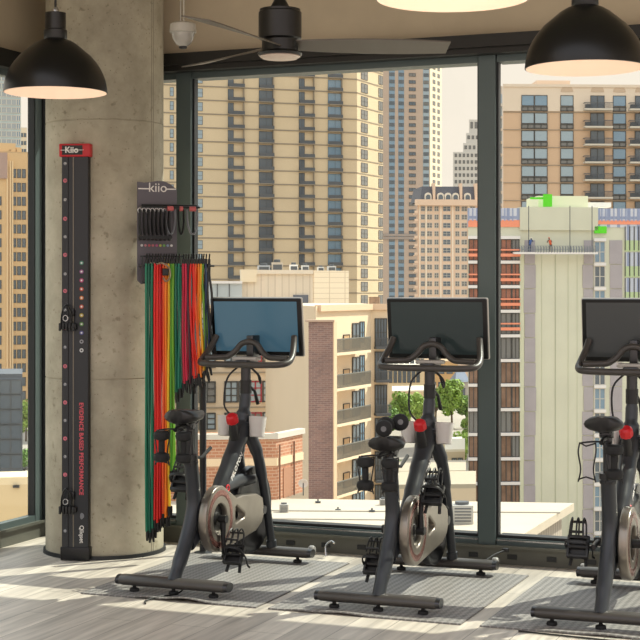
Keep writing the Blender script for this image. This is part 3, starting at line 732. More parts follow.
# dumbbell (along z)
t = MB(); t.tube([(0, 0, -.05), (0, 0, .05)], .015, 12)
for s in (-1, 1):
    t.lathe([(0, s*.074), (.024, s*.074), (.036, s*.067), (.040, s*.053), (.036, s*.036), (.022, s*.03), (.015, s*.028)], 20)
db_me = t.mesh('dumbbell_body', M_rub)
t = MB(); t.lathe([(0, .075), (.013, .075), (.013, .0742), (0, .0742)], 12); dbl_me = t.mesh('end_disc', mat('disc_grey', (110, 110, 112), .4))
def dumbbell(label, loc, rot):
    o = thing('dumbbell', label, 'dumbbell', loc, 0); o.rotation_euler = rot; o['group'] = 'small black dumbbells on the bikes'
    link('bar_with_heads', db_me, o); link('end_disc', dbl_me, o); return o

labels = ['exercise bike on the left with a blue glowing screen, beside the concrete column', 'exercise bike in the middle with a dark screen and two dumbbells lying on its saddle', 'exercise bike at the right edge with an empty wire weight cage behind its saddle']
crk = [(PI, 0), (0, PI), (-PI/2, PI/2)]   # right crank turn, left crank turn about x (0 = up)
crk[2] = (-PI/2, PI/2)
sad_z = [.835, .74, .865]
who = [.033, -.052, .046]
sad_y = [.055, .09, .045]
for k in range(3):
    b = thing('exercise_bike', labels[k], 'exercise bike', (BX[k]+[.006, .013, .013][k], BY, 0.0065), [-.012, .016, .016][k], 'stationary bikes facing the window')
    for me_, yy in ((stabR_me, -.095), (stabF_me, .91)):
        s_ = link('stabilizer', me_, b, (0, yy, 0)); hw = .267 if yy < 0 else .27
        link('end_cap', endcap_me, s_, (hw+.015, 0, 0)); link('end_cap', endcap_me, s_, (-hw-.015, 0, 0))
        for x in (-.21, 0, .21):
            if x == 0 and yy > 0: continue
            link('leveling_foot', foot_me, s_, (x, 0, 0))
        if yy > 0:
            for sx in (-1, 1):
                wl = link('transport_wheel', wheel_me, s_, (sx*.275, .04, .06))
    link('seat_column', seatcol_me, b); link('collar', collar_me, b)
    z_ = sad_z[k]
    t = MB(); t.tube([(0, .075, .63), (0, .065, z_-.05)], .021, 14); t.build('seat_post', M_post, b)
    sd_ = link('saddle', saddle_me, b, (0, sad_y[k], z_)); link('saddle_rails', srail_me, sd_)
    link('adjust_lever', lever_me, b)
    fr = link('main_frame', frame_me, b)
    for s in (-1, 1): link('fork_leg', forks[s], b)
    link('brake_housing', cross_me, b); f_ = link('flywheel', fly_me, b); link('hub', hub_me, f_)
    g_ = link('belt_guard', gp, b); link('guard_ring', ring_me, g_); link('pulley', pul_me, g_)
    for s, ang in ((1, crk[k][0]), (-1, crk[k][1])):
        ca = link('crank_arm', crank_me, b, (s*.098 if s > 0 else -.07, bc[0], bc[1]))
        ca.rotation_euler = (ang, 0, 0)
        ca.scale = (1, 1, 1)
        zx = s*.06
        pm = link('pedal', ped_me, ca, (zx, 0, .17)); pm.rotation_euler = (-ang + (.9 if (s > 0) else .9), 0, 0)
        if k == 2: pm.rotation_euler = (-ang+1.1, 0, 0)
        M_ = pm
        c_ = link('toe_cage', cage_me, b); c2 = link('pedal_strap', strap_me, b)
        # cage and strap sit with the pedal: same place expressed in the bike's frame
        P_ = Vector((ca.location.x+zx, bc[0]-math.sin(ang)*.17, bc[1]+math.cos(ang)*.17))
        for q in (c_, c2): q.location = P_; q.rotation_euler = (pm.rotation_euler.x+ang, 0, 0)
    link('weight_holder', wh_me, b, (0, 0, who[k]))
    link('handlebar', hb_me, b); link('handlebar_stem', stem_me, b); link('device_tray', tray_me, b); link('cable', cable_me, b); link('handlebar_lever', lever2_me, b)
    t = MB(); t.tube([(0, .715, .90), (0, .715, .97)], .03, 16); t.build('post_collar', M_black, b)
    kn = link('resistance_knob', knob_me, b); link('knob_stem', kst_me, b); kn['label'] = 'red knob'
    for s in (-1, 1):
        cp = link('cup_holder', cup_me, b, (s*.09, .655, .68))
        cp['label'] = 'translucent white cup holder'
    t = MB(); t.tube([(-.06, .655, .75), (.06, .655, .75)], .008, 8); t.tube([(0, .665, .80), (0, .69, .78)], .012, 8); t.build('cup_bracket', M_bk, b)
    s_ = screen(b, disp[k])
    s_['label'] = ['screen glowing blue', 'dark green screen', 'dark grey screen'][k]
    # lettering along the right side of the down tube
    v = Vector((.60, .645))-Vector((.40, .45)); an = math.atan2(v.y, v.x)
    Mt = Matrix.Translation((.0475, .505, .543)) @ Matrix(((0, 0, 1, 0), (1, 0, 0, 0), (0, 1, 0, 0), (0, 0, 0, 1))) @ Matrix.Rotation(an, 4, 'Z')
    text_mesh('lettering', 'PELOTON', .036, .0008, Mt, m_wtxt, fr, .0006, spacing=1.1)
    Mt = Matrix.Translation((.0445, .405, .445)) @ Matrix(((0, 0, 1, 0), (1, 0, 0, 0), (0, 1, 0, 0), (0, 0, 0, 1))) @ Matrix.Rotation(an, 4, 'Z')
    em = MB(); em.m = 0
    em.tube([Mt @ Vector((.016*math.cos(a), .016*math.sin(a), 0)) for a in [2*PI*i/16 for i in range(16)]], .0035, 6, closed=True)
    em.tube([Mt @ Vector((-.014, -.016, 0)), Mt @ Vector((-.034, -.036, 0))], .0035, 6); em.tube([Mt @ Vector((-.002, -.03, 0)), Mt @ Vector((-.022, -.05, 0))], .0035, 6)
    e_ = em.build('emblem', mat('emblem_red', (220, 30, 45), .4), fr)
# dumbbells
dumbbell('black dumbbell upright in the left wire cage of the left bike', (BX[0]-.053, BY-.105, 0.705), (0, 0, 0))
dumbbell('black dumbbell upright in the right wire cage of the left bike', (BX[0]+.063, BY-.105, 0.705), (0, 0, 0))
dumbbell('black dumbbell upright in the left wire cage of the middle bike', (BX[1]-.043, BY-.105, 0.62), (0, 0, 0))
dumbbell('black dumbbell upright in the right wire cage of the middle bike', (BX[1]+.073, BY-.105, 0.62), (0, 0, 0))
dumbbell('black dumbbell lying on the middle bike saddle, the nearer and lower one', (BX[1]+.003, BY+.03, .822), (PI/2+.06, 0, .25))
dumbbell('black dumbbell lying on the middle bike saddle, the farther and higher one', (BX[1]+.024, BY+.185, .83), (PI/2-.1, 0, .35))
dumbbell('black dumbbell upright in the cage of the right bike', (BX[2]+.073, BY-.105, .718), (0, 0, 0))
# power cords
def cord(label, pts, r=.004):
    t = MB(); t.tube(smooth_path(pts, 6), r, 6); tag(t.build('power_cord', M_black), label, 'cord')
cord('thin black cord on the mat behind the rear foot of the left bike', [(BX[0]+.05, BY-.02, .05), (BX[0]+.03, BY-.1, .014), (BX[0]-.02, BY-.2, .012), (BX[0]-.05, BY-.27, .005), (BX[0]-.02, BY-.33, .005)])
cord('thin black cord on the floor in front of the right mat', [(-1.62, 6.40, .005), (-1.4, 6.38, .005), (-1.15, 6.36, .005), (-.9, 6.34, .005)])
t = MB(); t.tube(smooth_path([(-3.03, 7.78, .01), (-3.04, 7.80, .06), (-3.02, 7.83, .085), (-2.99, 7.80, .08)], 6), .005, 8); tag(t.build('cable_hook', M_steel), 'small pale curled cable end by the left bike front foot', 'cable')
t = MB(); t.tube(smooth_path([(-2.13, 7.70, .05), (-2.10, 7.78, .075), (-2.06, 7.86, .09)], 6), .005, 8); t.rbox(-2.075, -2.045, 7.85, 7.88, .08, .10, .003); tag(t.build('cable_plug', M_black), 'small black plug cable by the middle bike front foot', 'cable')

# ================================================================= CITY BEYOND THE GLASS
GZ = -30.0
def dirv(phi):
    a = math.radians(phi); return F*math.cos(a)+R*math.sin(a)
class Face:
    """vertical facade plane: starts at pixel column px0 at depth d, heads phi degrees right of the view axis"""
    def __init__(s, px0, d, phi, A=None):
        s.A = A.copy() if A is not None else Vector(onD(px0, HZ, d)[:2]); s.phi = phi; s.D = dirv(phi)
        a = math.radians(phi); s.N = R*math.cos(a)-F*math.sin(a)
    def s_at(s, px):
        r = ray(px, HZ); rr = Vector((r.x, r.y)); den = rr.x*s.D.y-rr.y*s.D.x
        t = (s.A.x*s.D.y-s.A.y*s.D.x)/den
        return (rr*t-s.A).dot(s.D)
    def P(s, q): return s.A+s.D*q
    def depth(s, q): return s.P(q).dot(F)
    def z_at(s, q, y): return EYE+(HZ-y)*s.depth(q)/FPX
    def W(s, q, out, z): p = s.A+s.D*q+s.N*out; return Vector((p.x, p.y, z))
    def box(s, mb, q0, q1, o0, o1, z0, z1):
        vs = [s.W(q, o, z) for z in (z0, z1) for o in (o0, o1) for q in (q0, q1)]
        mb.add(vs, [(0, 2, 3, 1), (4, 5, 7, 6), (0, 1, 5, 4), (2, 6, 7, 3), (0, 4, 6, 2), (1, 3, 7, 5)])
CB = (62, 72, 82)
M_gl = {'dark': mat('city_glass_dark', (88, 98, 108), .15, spec=.8), 'blue': mat('city_glass_blue', (120, 145, 165), .12, spec=.8), 'pale': mat('city_glass_pale', (150, 165, 175), .15, spec=.8), 'grey': mat('city_glass_grey', (120, 118, 116), .2)}
M_wf = mat('city_window_frame', (70, 68, 66), .6); M_wfw = mat('city_frame_pale', (205, 198, 188), .6)
M_slab = mat('city_slab_line', (150, 136, 118), .8)
M_rail = mat('city_railing', (84, 86, 90), .6)

def bldg(name, label, cat, foot, z0, z1, M_wall, group=None, wallname='wall'):
    """foot: world xy points"""
    base = Vector((foot[0].x, foot[0].y, z0))
    o = thing(name, label, cat, base, 0, group)
    t = MB(); t.prism([(p.x-base.x, p.y-base.y) for p in foot], 0, z1-z0)
    t.build(wallname, M_wall, o); o['_n'] = 0
    return o, base
def part(mb, name, mats, root, base, kind=None):
    mb.v = [tuple(Vector(v)-base) for v in mb.v]
    o = mb.build(name, mats, root)
    if kind: o['kind'] = kind
    return o
class Wins:
    def __init__(s, root, base, name='window', limit=100): s.r, s.b, s.name, s.n, s.lim = root, base, name, 0, limit; s.rest = MB(); s.mats = None; s.restmats = []
    def add(s, face, q0, q1, z0, z1, gl, fr=None, nx=2, ny=1, proud=.06, fw=.06):
        mats = [gl, fr or M_wf]; s.n += 1
        if s.n <= s.lim: mb = MB(); off = 0
        else:
            mb = s.rest
            for m in mats:
                if m not in s.restmats: s.restmats.append(m)
        mi = (0, 1) if s.n <= s.lim else (s.restmats.index(mats[0]), s.restmats.index(mats[1]))
        mb.m = mi[0]; face.box(mb, q0, q1, -.1, proud, z0, z1); mb.m = mi[1]
        face.box(mb, q0, q1, 0, proud+fw*.6, z0, z0+fw); face.box(mb, q0, q1, 0, proud+fw*.6, z1-fw, z1)
        for i in range(nx+1):
            q = q0+(q1-q0)*i/nx; face.box(mb, q-fw*.5, q+fw*.5, 0, proud+fw*.6, z0, z1)
        for i in range(1, ny):
            z = z0+(z1-z0)*i/ny; face.box(mb, q0, q1, 0, proud+fw*.6, z-fw*.4, z+fw*.4)
        if s.n <= s.lim: part(mb, s.name, mats, s.r, s.b)
    def done(s):
        if s.rest.v: part(s.rest, s.name, s.restmats, s.r, s.b, 'stuff')
def back(ps, depth):  # close a footprint away from the camera
    return ps+[ps[-1]+ps[-1].normalized()*depth, ps[0]+ps[0].normalized()*depth]

# ---- beige balcony tower (big, left centre)
dA = 350; rf = Face(357, dA, 64.5-39); ff = Face(357, dA, 72)
qL = ff.s_at(100); qR = rf.s_at(383)
foot = back([ff.P(qL), ff.P(0), rf.P(qR)], 20)
o, bs = bldg('beige_tower', 'huge beige apartment tower with stacked balconies filling the left of the main window', 'building', foot, GZ, 75, mat('tower_beige', (212, 190, 158), .85, vary=.05, scale=.15))
FLR = 13.35; rows = [66+FLR*i-13*FLR*0 for i in range(-1, 21)]
sl = 0
for y in rows:
    z = ff.z_at(0, y); t = MB(); ff.box(t, qL, 0, 0, .1, z-.14, z+.14); rf.box(t, 0, qR, 0, .08, z-.12, z+.12); part(t, 'floor_slab', M_slab, o, bs)
wn = Wins(o, bs); bal = Wins(o, bs, 'balcony')
fh = FLR*dA/FPX
for y in rows:
    z = ff.z_at(0, y)
    for a, b_, kind in ((170, 173.5, 0), (197, 202.5, 1), (228, 233.5, 2), (259, 273.5, 3), (299, 304.5, 2), (328, 342, 3)):
        q0, q1 = ff.s_at(a), ff.s_at(b_)
        if kind in (1, 0): wn.add(ff, q0, q1, z+.6, z+fh-.5, M_gl['pale'], None, 1, 2)
        else: wn.add(ff, q0, q1, z+.3, z+fh-.35, M_gl['dark'] if kind == 2 or (a == 259) else M_gl['blue'], None, 2, 1)
    q0, q1 = rf.s_at(361), rf.s_at(367.5); wn.add(rf, q0, q1, z+.4, z+fh-.5, M_gl['grey'], None, 2, 2)
    q0, q1 = rf.s_at(378.5), rf.s_at(382.5); wn.add(rf, q0, q1, z+.4, z+fh-.5, M_gl['grey'], None, 2, 1)
wn.done()
M_shade = mat('balcony_recess', (176, 160, 140), .85)
k = 0; rest = MB()
for y in rows:
    z = ff.z_at(0, y)
    for a, b_ in ((228, 244), (259, 273.5), (299, 314), (328, 342)):
        q0, q1 = ff.s_at(a), ff.s_at(b_); t = MB() if k < 100 else rest
        ff.box(t, q0, q1, .0, .8, z-.05, z+.12); t.m = 1
        ff.box(t, q0, q1, .74, .8, z+.12, z+.85); t.m = 0
        ff.box(t, q1-.25, q1, 0, .5, z, z+fh)
        if k < 100: part(t, 'balcony', [M_slab, M_rail], o, bs)
        k += 1
if rest.v: part(rest, 'balcony', [M_slab, M_rail], o, bs, 'stuff')

# ---- slim grey-brown tower
dB = 640; f1 = Face(383, dB, 80); qE = f1.s_at(429.5); f2 = Face(0, 0, 26, A=f1.P(qE)); q2 = f2.s_at(441)
foot = back([f1.P(f1.s_at(376)), f1.P(qE), f2.P(q2)], 20)
o, bs = bldg('brown_tower', 'tall pinkish brown tower with blue window strips rising right of the beige tower', 'building', foot, GZ, 110, mat('tower_brown', (186, 164, 148), .85))
wn = Wins(o, bs); st = MB(); fl2 = 7.2
for a, b_, gl in ((389, 394.8, 'blue'), (398.3, 404, 'blue'), (423, 429, 'pale')):
    t = MB(); f1.box(t, f1.s_at(a), f1.s_at(b_), 0, .12, GZ+2, 108); part(t, 'glass_strip', M_gl[gl], o, bs)
for i in range(34):
    y = 62+fl2*i; z = f1.z_at(0, y); h_ = fl2*dB/FPX
    for a, b_ in ((389.5, 394.3), (398.8, 403.5), (409, 415.5), (423.6, 428.4)):
        if y > 300: continue
        wn.add(f1, f1.s_at(a), f1.s_at(b_), z+.2, z+h_*.55, M_gl['dark'] if (i*7+int(a)) % 3 else M_gl['grey'], None, 2, 1, proud=.16, fw=.1)
wn.done()
cream = mat('tower_cream', (232, 214, 186), .85)
t = MB(); f2.box(t, 0, q2, 0, .3, GZ+2, 109.5); part(t, 'side_wall', cream, o, bs)
wn2 = Wins(o, bs, 'side_window', 100)
for i in range(34):
    y = 62+fl2*i; z = f2.z_at(0, y); h_ = fl2*dB/FPX
    for a, b_ in ((432, 434.6), (436.8, 439)):
        wn2.add(f2, f2.s_at(a), f2.s_at(b_), z+.4, z+h_*.7, M_gl['grey'], None, 1, 1, proud=.36, fw=.05)
wn2.done()
t = MB()
for y in (235, 238): f1.box(t, 0, qE, 0, .5, f1.z_at(0, y)-.5, f1.z_at(0, y)+.5)
part(t, 'cornice', mat('tower_brown_dark', (160, 146, 138), .85), o, bs)

# ---- stepped white tower
dC = 800
t0 = None; o = None
for j, (xa, xb, yt, nwin) in enumerate(((453, 484, 152, 0), (463, 483, 143, 0), (466, 482, 133, 0), (469, 481, 119.5, 0))):
    fc = Face(xa, dC+j*1.5, 88); z1 = fc.z_at(0, yt)
    if o is None:
        foot = back([fc.P(0), fc.P(fc.s_at(xb))], 18)
        o, bs = bldg('stepped_tower', 'pale grey stepped old tower against the sky beside the mullion', 'building', foot, GZ, z1, mat('stone_pale', (205, 198, 190), .9)); wn = Wins(o, bs)
        for r_ in range(7):
            for c_ in range(6):
                a = 454.8+c_*4; wn.add(fc, fc.s_at(a), fc.s_at(a+2.2), z1-(5+r_*6.6)*dC/FPX, z1-(1.6+r_*6.6)*dC/FPX, M_gl['grey'], None, 1, 1, fw=.1)
    else:
        t = MB(); pts = back([fc.P(0), fc.P(fc.s_at(xb))], 12)
        t.prism([(p.x, p.y) for p in pts], 60, z1); part(t, 'upper_stage', mat('stone_pale', (205, 198, 190)), o, bs)
        n_ = 3
        for c_ in range(n_):
            a = xa+1.5+c_*4.2; wn.add(fc, fc.s_at(a), fc.s_at(a+2.4), z1-(10 if j < 3 else 10)*dC/FPX*(.62 if j < 3 else .9), z1-2.5*dC/FPX, M_gl['grey'], None, 1, 1, fw=.1)
wn.done()

# ---- pink building with mansard roof
dD = 520; f1 = Face(417.5, dD, 84); q1 = f1.s_at(480)
foot = back([f1.P(0), f1.P(q1)], 22); zc_ = f1.z_at(0, 201)
pink = mat('pink_stucco', (226, 196, 172), .85)
o, bs = bldg('mansard_building', 'pinkish apartment block with dark mansard roof and arched dormers below the stepped tower', 'building', foot, GZ, zc_, pink)
t = MB(); f1.box(t, f1.s_at(415), q1+1, -.5, 1.4, zc_-1.5, zc_+.5); part(t, 'cornice', pink, o, bs)
t = MB(); zr0 = zc_; zr1 = f1.z_at(0, 186)
A_, B_ = f1.s_at(420), f1.s_at(478)
vs = [f1.W(A_, 0, zr0), f1.W(B_, 0, zr0), f1.W(B_, -20, zr0), f1.W(A_, -20, zr0), f1.W(A_+1, -1.6, zr1), f1.W(B_-1, -1.6, zr1), f1.W(B_-1, -19, zr1), f1.W(A_+1, -19, zr1)]
t.add(vs, [(0, 1, 5, 4), (1, 2, 6, 5), (2, 3, 7, 6), (3, 0, 4, 7), (4, 5, 6, 7)]); part(t, 'mansard_roof', mat('slate', (92, 92, 100), .7), o, bs)
for px in (428, 440.5, 448, 455.5, 467.5):
    q = f1.s_at(px); t = MB(); r_ = 3.4*dD/FPX; zb_ = f1.z_at(0, 200)
    n_ = 9; pr = [(-r_, 0), (-r_, r_*1.2)]+[(-r_*math.cos(PI*i/n_), r_*1.2+r_*math.sin(PI*i/n_)) for i in range(1, n_)]+[(r_, r_*1.2), (r_, 0)]
    for sc_, o0, o1, mi in ((1, -2, .35, 0), (.66, .3, .45, 1)):
        t.m = mi; a_ = [f1.W(q+x*sc_, o0, zb_+z*sc_+(r_*.15 if mi else 0)) for x, z in pr]; b2 = [f1.W(q+x*sc_, o1, zb_+z*sc_+(r_*.15 if mi else 0)) for x, z in pr]; m_ = len(pr)
        t.add(a_+b2, [tuple(range(m_)), tuple(range(m_, 2*m_))]+[(i, (i+1) % m_, m_+(i+1) % m_, m_+i) for i in range(m_)])
    part(t, 'dormer', [mat('dormer_trim', (225, 212, 196)), M_gl['dark']], o, bs)
for px in (434, 461, 476):
    q = f1.s_at(px); t = MB(); f1.box(t, q-.4, q+.4, -3, .3, zr0, zr1+1); part(t, 'parapet_wall', pink, o, bs)
wn = Wins(o, bs); fl3 = 8.35
for i in range(19):
    y = 206+fl3*i; z = f1.z_at(0, y); h_ = fl3*dD/FPX
    for a, b_, gl in ((421, 424.8, 'dark'), (427, 432, 'grey'), (434.4, 438.6, 'grey'), (443, 450.5, 'dark'), (455.3, 459.4, 'grey'), (461.5, 467, 'grey'), (470, 475, 'grey')):
        wn.add(f1, f1.s_at(a), f1.s_at(b_), z-h_*.62, z, M_gl[gl], M_wfw, 2, 2, fw=.12)
wn.done()
for i in range(17):
    z = f1.z_at(0, 214+fl3*i); t = MB(); f1.box(t, f1.s_at(414), 0, -1.5, 1, z-.15, z+.2); f1.box(t, f1.s_at(414), 0, .9, 1.0, z, z+1.1); part(t, 'side_balcony', pink, o, bs)
for x in (419.5, 426, 440.7, 452.5, 468.5):
    t = MB(); f1.box(t, f1.s_at(x)-.25, f1.s_at(x)+.25, 0, .3, GZ+2, zc_-1); part(t, 'pilaster', mat('pilaster_cream', (236, 218, 198)), o, bs)

# ---- tan tower, upper right
dE = 273; f1 = Face(503, dE, 87); q1 = f1.s_at(700)
foot = back([f1.P(0), f1.P(q1)], 25); zt_ = f1.z_at(0, 84)
o, bs = bldg('tan_tower', 'wide tan apartment building with pale top storey and arched windows behind the right pane', 'building', foot, GZ, zt_, mat('tan_precast', (206, 172, 142), .85, vary=.03, scale=.2))
t = MB(); f1.box(t, 0, q1, -.2, .12, f1.z_at(0, 111), zt_+.02); f1.box(t, 0, q1, .0, .3, zt_-.5, zt_); part(t, 'top_band', mat('pale_precast', (222, 202, 182), .85), o, bs)
for i in range(11):
    z = f1.z_at(0, 112+17.7*i); t = MB(); f1.box(t, 0, q1, 0, .14, z-.06, z+.06); part(t, 'joint_line', M_slab, o, bs)
wn = Wins(o, bs); pitch = 17.7; hh = 16.0*dE/FPX
for i in range(10):
    y = 95+pitch*i; z = f1.z_at(0, y)
    for a, b_ in ((521.5, 533.8), (534.6, 547), (560.5, 573), (613, 625.5)):
        q0, q2_ = f1.s_at(a), f1.s_at(b_)
        wn.add(f1, q0, q2_, z-hh*.68, z, M_gl['pale'] if a < 600 and (i != 0 or a > 540) else M_gl['blue'], None, 1, 1, proud=.16, fw=.1)
        wn.add(f1, q0, q2_, z-hh, z-hh*.70, M_gl['grey'], M_wf, 2, 1, proud=.16, fw=.16)
    for a, b_ in ((590.5, 604), (635, 650)):
        wn.add(f1, f1.s_at(a), f1.s_at(b_), z-hh*.95, z, M_gl['dark'], None, 2, 1, proud=.16, fw=.1)
wn.done()
for i in range(8):
    z = f1.z_at(0, 109.5+pitch*i)
    for a, b_ in ((583, 611), (628, 655)):
        q0, q2_ = f1.s_at(a), f1.s_at(b_); t = MB(); f1.box(t, q0, q2_, 0, 1.6, z-.15, z+.15); t.m = 1
        f1.box(t, q0, q2_, 1.52, 1.6, z+1.1, z+1.2); f1.box(t, q0, q0+.08, 0, 1.6, z+1.1, z+1.2)
        for m_ in range(25):
            q = q0+(q2_-q0)*m_/24; f1.box(t, q-.035, q+.035, 1.53, 1.59, z+.1, z+1.15)
        t.m = 1; f1.box(t, q0+.3, q0+1.2+.4*(i % 3), .5, 1.2, z+.15, z+.9)
        part(t, 'balcony', [mat('slab_light', (200, 190, 176)), M_rail], o, bs)
for a, b_ in ((560.5, 573), (590.5, 604), (613, 625.5), (635, 650)):
    q0, q2_ = f1.s_at(a), f1.s_at(b_); qc, r_ = (q0+q2_)/2, (q2_-q0)/2; t = MB(); z = f1.z_at(0, 91.5)
    vs = [f1.W(qc-r_*math.cos(PI*i/14), .2, z+r_*1.05*math.sin(PI*i/14)) for i in range(15)]; v2 = [f1.W(qc-r_*math.cos(PI*i/14), 0, z+r_*1.05*math.sin(PI*i/14)) for i in range(15)]
    t.add(vs+v2, [tuple(range(15)), tuple(range(15, 30))]+[(i, i+1, i+16, i+15) for i in range(14)]); part(t, 'arch_panel', mat('arch_tan', (196, 170, 146), .8), o, bs)
t = MB(); f1.box(t, f1.s_at(541), f1.s_at(575), -14, -4, zt_, f1.z_at(0, 77)); part(t, 'roof_house', mat('pale_precast', (222, 202, 182)), o, bs)
# sliver building left of it
f1 = Face(482, 300, 87); foot = back([f1.P(0), f1.P(f1.s_at(502.5))], 16)
o, bs = bldg('narrow_building', 'narrow strip of a pale balconied building beside the tan tower', 'building', foot, GZ, f1.z_at(0, 86), mat('strip_grey', (190, 178, 165), .85))
for i in range(9):
    z = f1.z_at(0, 94+12.5*i); t = MB(); q0, q2_ = f1.s_at(496), f1.s_at(502)
    t.m = 0; f1.box(t, q0, q2_, 0, .2, z-1.8, z); t.m = 1; f1.box(t, q0-.4, q2_, 0, .8, z-2.4, z-1.9); part(t, 'window_bay', [M_gl['pale'], M_wfw], o, bs)

# ---- construction building with green sheathing
dG = 185; f1 = Face(468, dG, 90-4); Q = f1.s_at
zpl = f1.z_at(Q(520), 226)
foot = back([f1.P(0), f1.P(Q(720))], 30)
sheath = mat('green_sheathing', (208, 206, 186), .8, vary=.04, scale=.25)
o, bs = bldg('construction_building', 'building under construction with pale green sheathing and grey patch strips', 'building', foot, GZ, zpl, sheath)
mg = mat('grey_membrane', (168, 160, 164), .8, vary=.06, scale=.6)
def strip(xa, xb, ya, yb, m, name, o0=0, o1=.12, jag=0):
    t = MB(); n_ = 1
    f1.box(t, Q(xa), Q(xb), o0, o1, f1.z_at(0, yb), f1.z_at(0, ya)); return part(t, name, m, o, bs)
fl4 = 24.6
for i in range(13):
    y = 240+fl4*i
    for xa, xb in ((524.3+random.uniform(-.8, .5), 535+random.uniform(-.6, .9)), (583+random.uniform(-.8, .8), 593)):
        strip(xa, xb, y, y+fl4-1.0, mg, 'membrane_patch')
    strip(610+random.uniform(-.8, .5), 622, y, y+fl4-.8, mg, 'membrane_patch', 0, .1)
strip(555.0, 555.6, 254, 560, mat('joint_dark', (168, 170, 148)), 'sheathing_joint', 0, .06)
for x in (541.5, 568, 577): strip(x, x+.3, 254, 560, mat('joint_light', (192, 194, 168)), 'sheathing_joint', 0, .05)
white = mat('slab_edge_white', (228, 222, 220), .7); net = mat('orange_netting', (240, 150, 118), .8)
wn = Wins(o, bs); reveal = mat('opening_brown', (132, 104, 86), .8, vary=.3, scale=.8)
openm = mat('red_brown_interior', (150, 100, 82), .8, vary=.35, scale=1.2)
for i in range(13):
    y = 236+fl4*i; z1_, z0_ = f1.z_at(0, y+3), f1.z_at(0, y+fl4)
    strip(468, 519.8, y, y+3, white, 'slab_edge', 0, .35); strip(593.6, 605.5, y+2, y+5, white, 'slab_edge', 0, .35)
    for xa, xb in ((469, 478), (480, 489), (491, 499), (501, 511), (512, 519)):
        wn.add(f1, Q(xa), Q(xb), z0_, z1_, (openm if i < 3 else (M_gl['grey'] if i < 5 else reveal)) if (int(xa)+i) % 4 else M_gl['grey'], M_wf, 2, 1 if i > 3 else 2, fw=.09)
    wn.add(f1, Q(594.5), Q(604.8), f1.z_at(0, y+fl4+2), f1.z_at(0, y+5), M_gl['dark'] if i % 2 else M_gl['blue'], M_wfw, 2, 2, fw=.1)
    if i < 4:
        t = MB(); f1.box(t, Q(468), Q(519.8), .35, .4, f1.z_at(0, y+fl4-4), f1.z_at(0, y+fl4-7)); f1.box(t, Q(468), Q(519.8), .35, .4, f1.z_at(0, y+fl4-10), f1.z_at(0, y+fl4-11.5)); part(t, 'safety_netting', net, o, bs)
wn.done()
corr = brick_mat('corrugated_panel', (214, 214, 222), (196, 200, 214), (150, 160, 190), 1, 1.1, 40, .18, 0, .6, 'XZ')
for xa, xb in ((468, 519.5), (597, 720)):
    strip(xa, xb, 208, 227, corr, 'parapet_panel', -.4, .1)
    strip(xa, xb, 220, 227 if xa < 500 else 224, net, 'parapet_netting', .1, .16)
    n_ = int((xb-xa)/4)
    t = MB()
    for i in range(n_): f1.box(t, Q(xa+i*4), Q(xa+i*4+1.1), .1, .2, f1.z_at(0, 221), f1.z_at(0, 208))
    part(t, 'parapet_ribs', mat('rib_blue', (150, 160, 190)), o, bs)
for j in range(3):
    for xa, xb in ((624.5, 660),):
        y = 226+j*26; strip(xa, xb, y+14, y+25, mat('panel_green', (190, 208, 160)), 'green_panel', 0, .1); strip(xa, xb, y, y+14, corr, 'panel_stack', 0, .1)
        t = MB()
        for i in range(8): f1.box(t, Q(xa+i*4.5), Q(xa+i*4.5+.8), .1, .2, f1.z_at(0, y+24), f1.z_at(0, y))
        part(t, 'panel_ribs', M_wf, o, bs)
ub = MB(); f1.box(ub, Q(519.5), Q(597.5), -6, .3, zpl-.5, f1.z_at(0, 207)); part(ub, 'upper_block', sheath, o, bs)
ub = MB(); f1.box(ub, Q(540), Q(590), -8, -1, f1.z_at(0, 207), f1.z_at(0, 195)); ub.m = 1; f1.box(ub, Q(590), Q(624), -8, -6, f1.z_at(0, 204), f1.z_at(0, 199)); part(ub, 'roof_block', [mat('sheath_pale', (226, 226, 196)), white], o, bs)
lime = mat('lime_sheet', (90, 215, 20), .6)
t = MB(); f1.box(t, Q(543), Q(551.5), .0, .35, f1.z_at(0, 206.5), f1.z_at(0, 194)); part(t, 'lime_sheet', lime, o, bs)
t = MB(); f1.box(t, Q(530), Q(543), .0, .2, f1.z_at(0, 199), f1.z_at(0, 197)); part(t, 'lime_edge', lime, o, bs)
strip(594, 606, 226, 233, lime, 'lime_sheet', 0, .3)
strip(519.8, 524, 254, 560, mat('sheath_yellow', (206, 206, 180)), 'corner_strip', 0, .08)
# swing stage with two workers
stg = thing('swing_stage', 'long white suspended work platform on the green sheathed building', 'platform', f1.W(Q(512), .6, f1.z_at(0, 253.5)))
sb = Vector(stg.location); t = MB(); f1.box(t, Q(512), Q(595), .4, 1.5, f1.z_at(0, 254.2), f1.z_at(0, 252.2)); part(t, 'deck', white, stg, sb)
t = MB()
for i in range(29):
    q = Q(519)+(Q(595)-Q(519))*i/28; f1.box(t, q-.04, q+.04, 1.4, 1.5, f1.z_at(0, 253), f1.z_at(0, 246)); f1.box(t, q-.03, q+.03, .45, .5, f1.z_at(0, 253), f1.z_at(0, 247))
for y in (246, 249.5): f1.box(t, Q(519), Q(595), 1.42, 1.5, f1.z_at(0, y+.4), f1.z_at(0, y))
part(t, 'guard_rail', mat('stage_rail', (130, 134, 140)), stg, sb)
for px, nm in ((527, 0), (590, 1), (568, 1)):
    t = MB(); q = Q(px); t.tube([f1.W(q, 1, f1.z_at(0, 252)), f1.W(q, 1, f1.z_at(0, 206))], .05, 6); part(t, 'hoist_cable', M_rail, stg, sb)
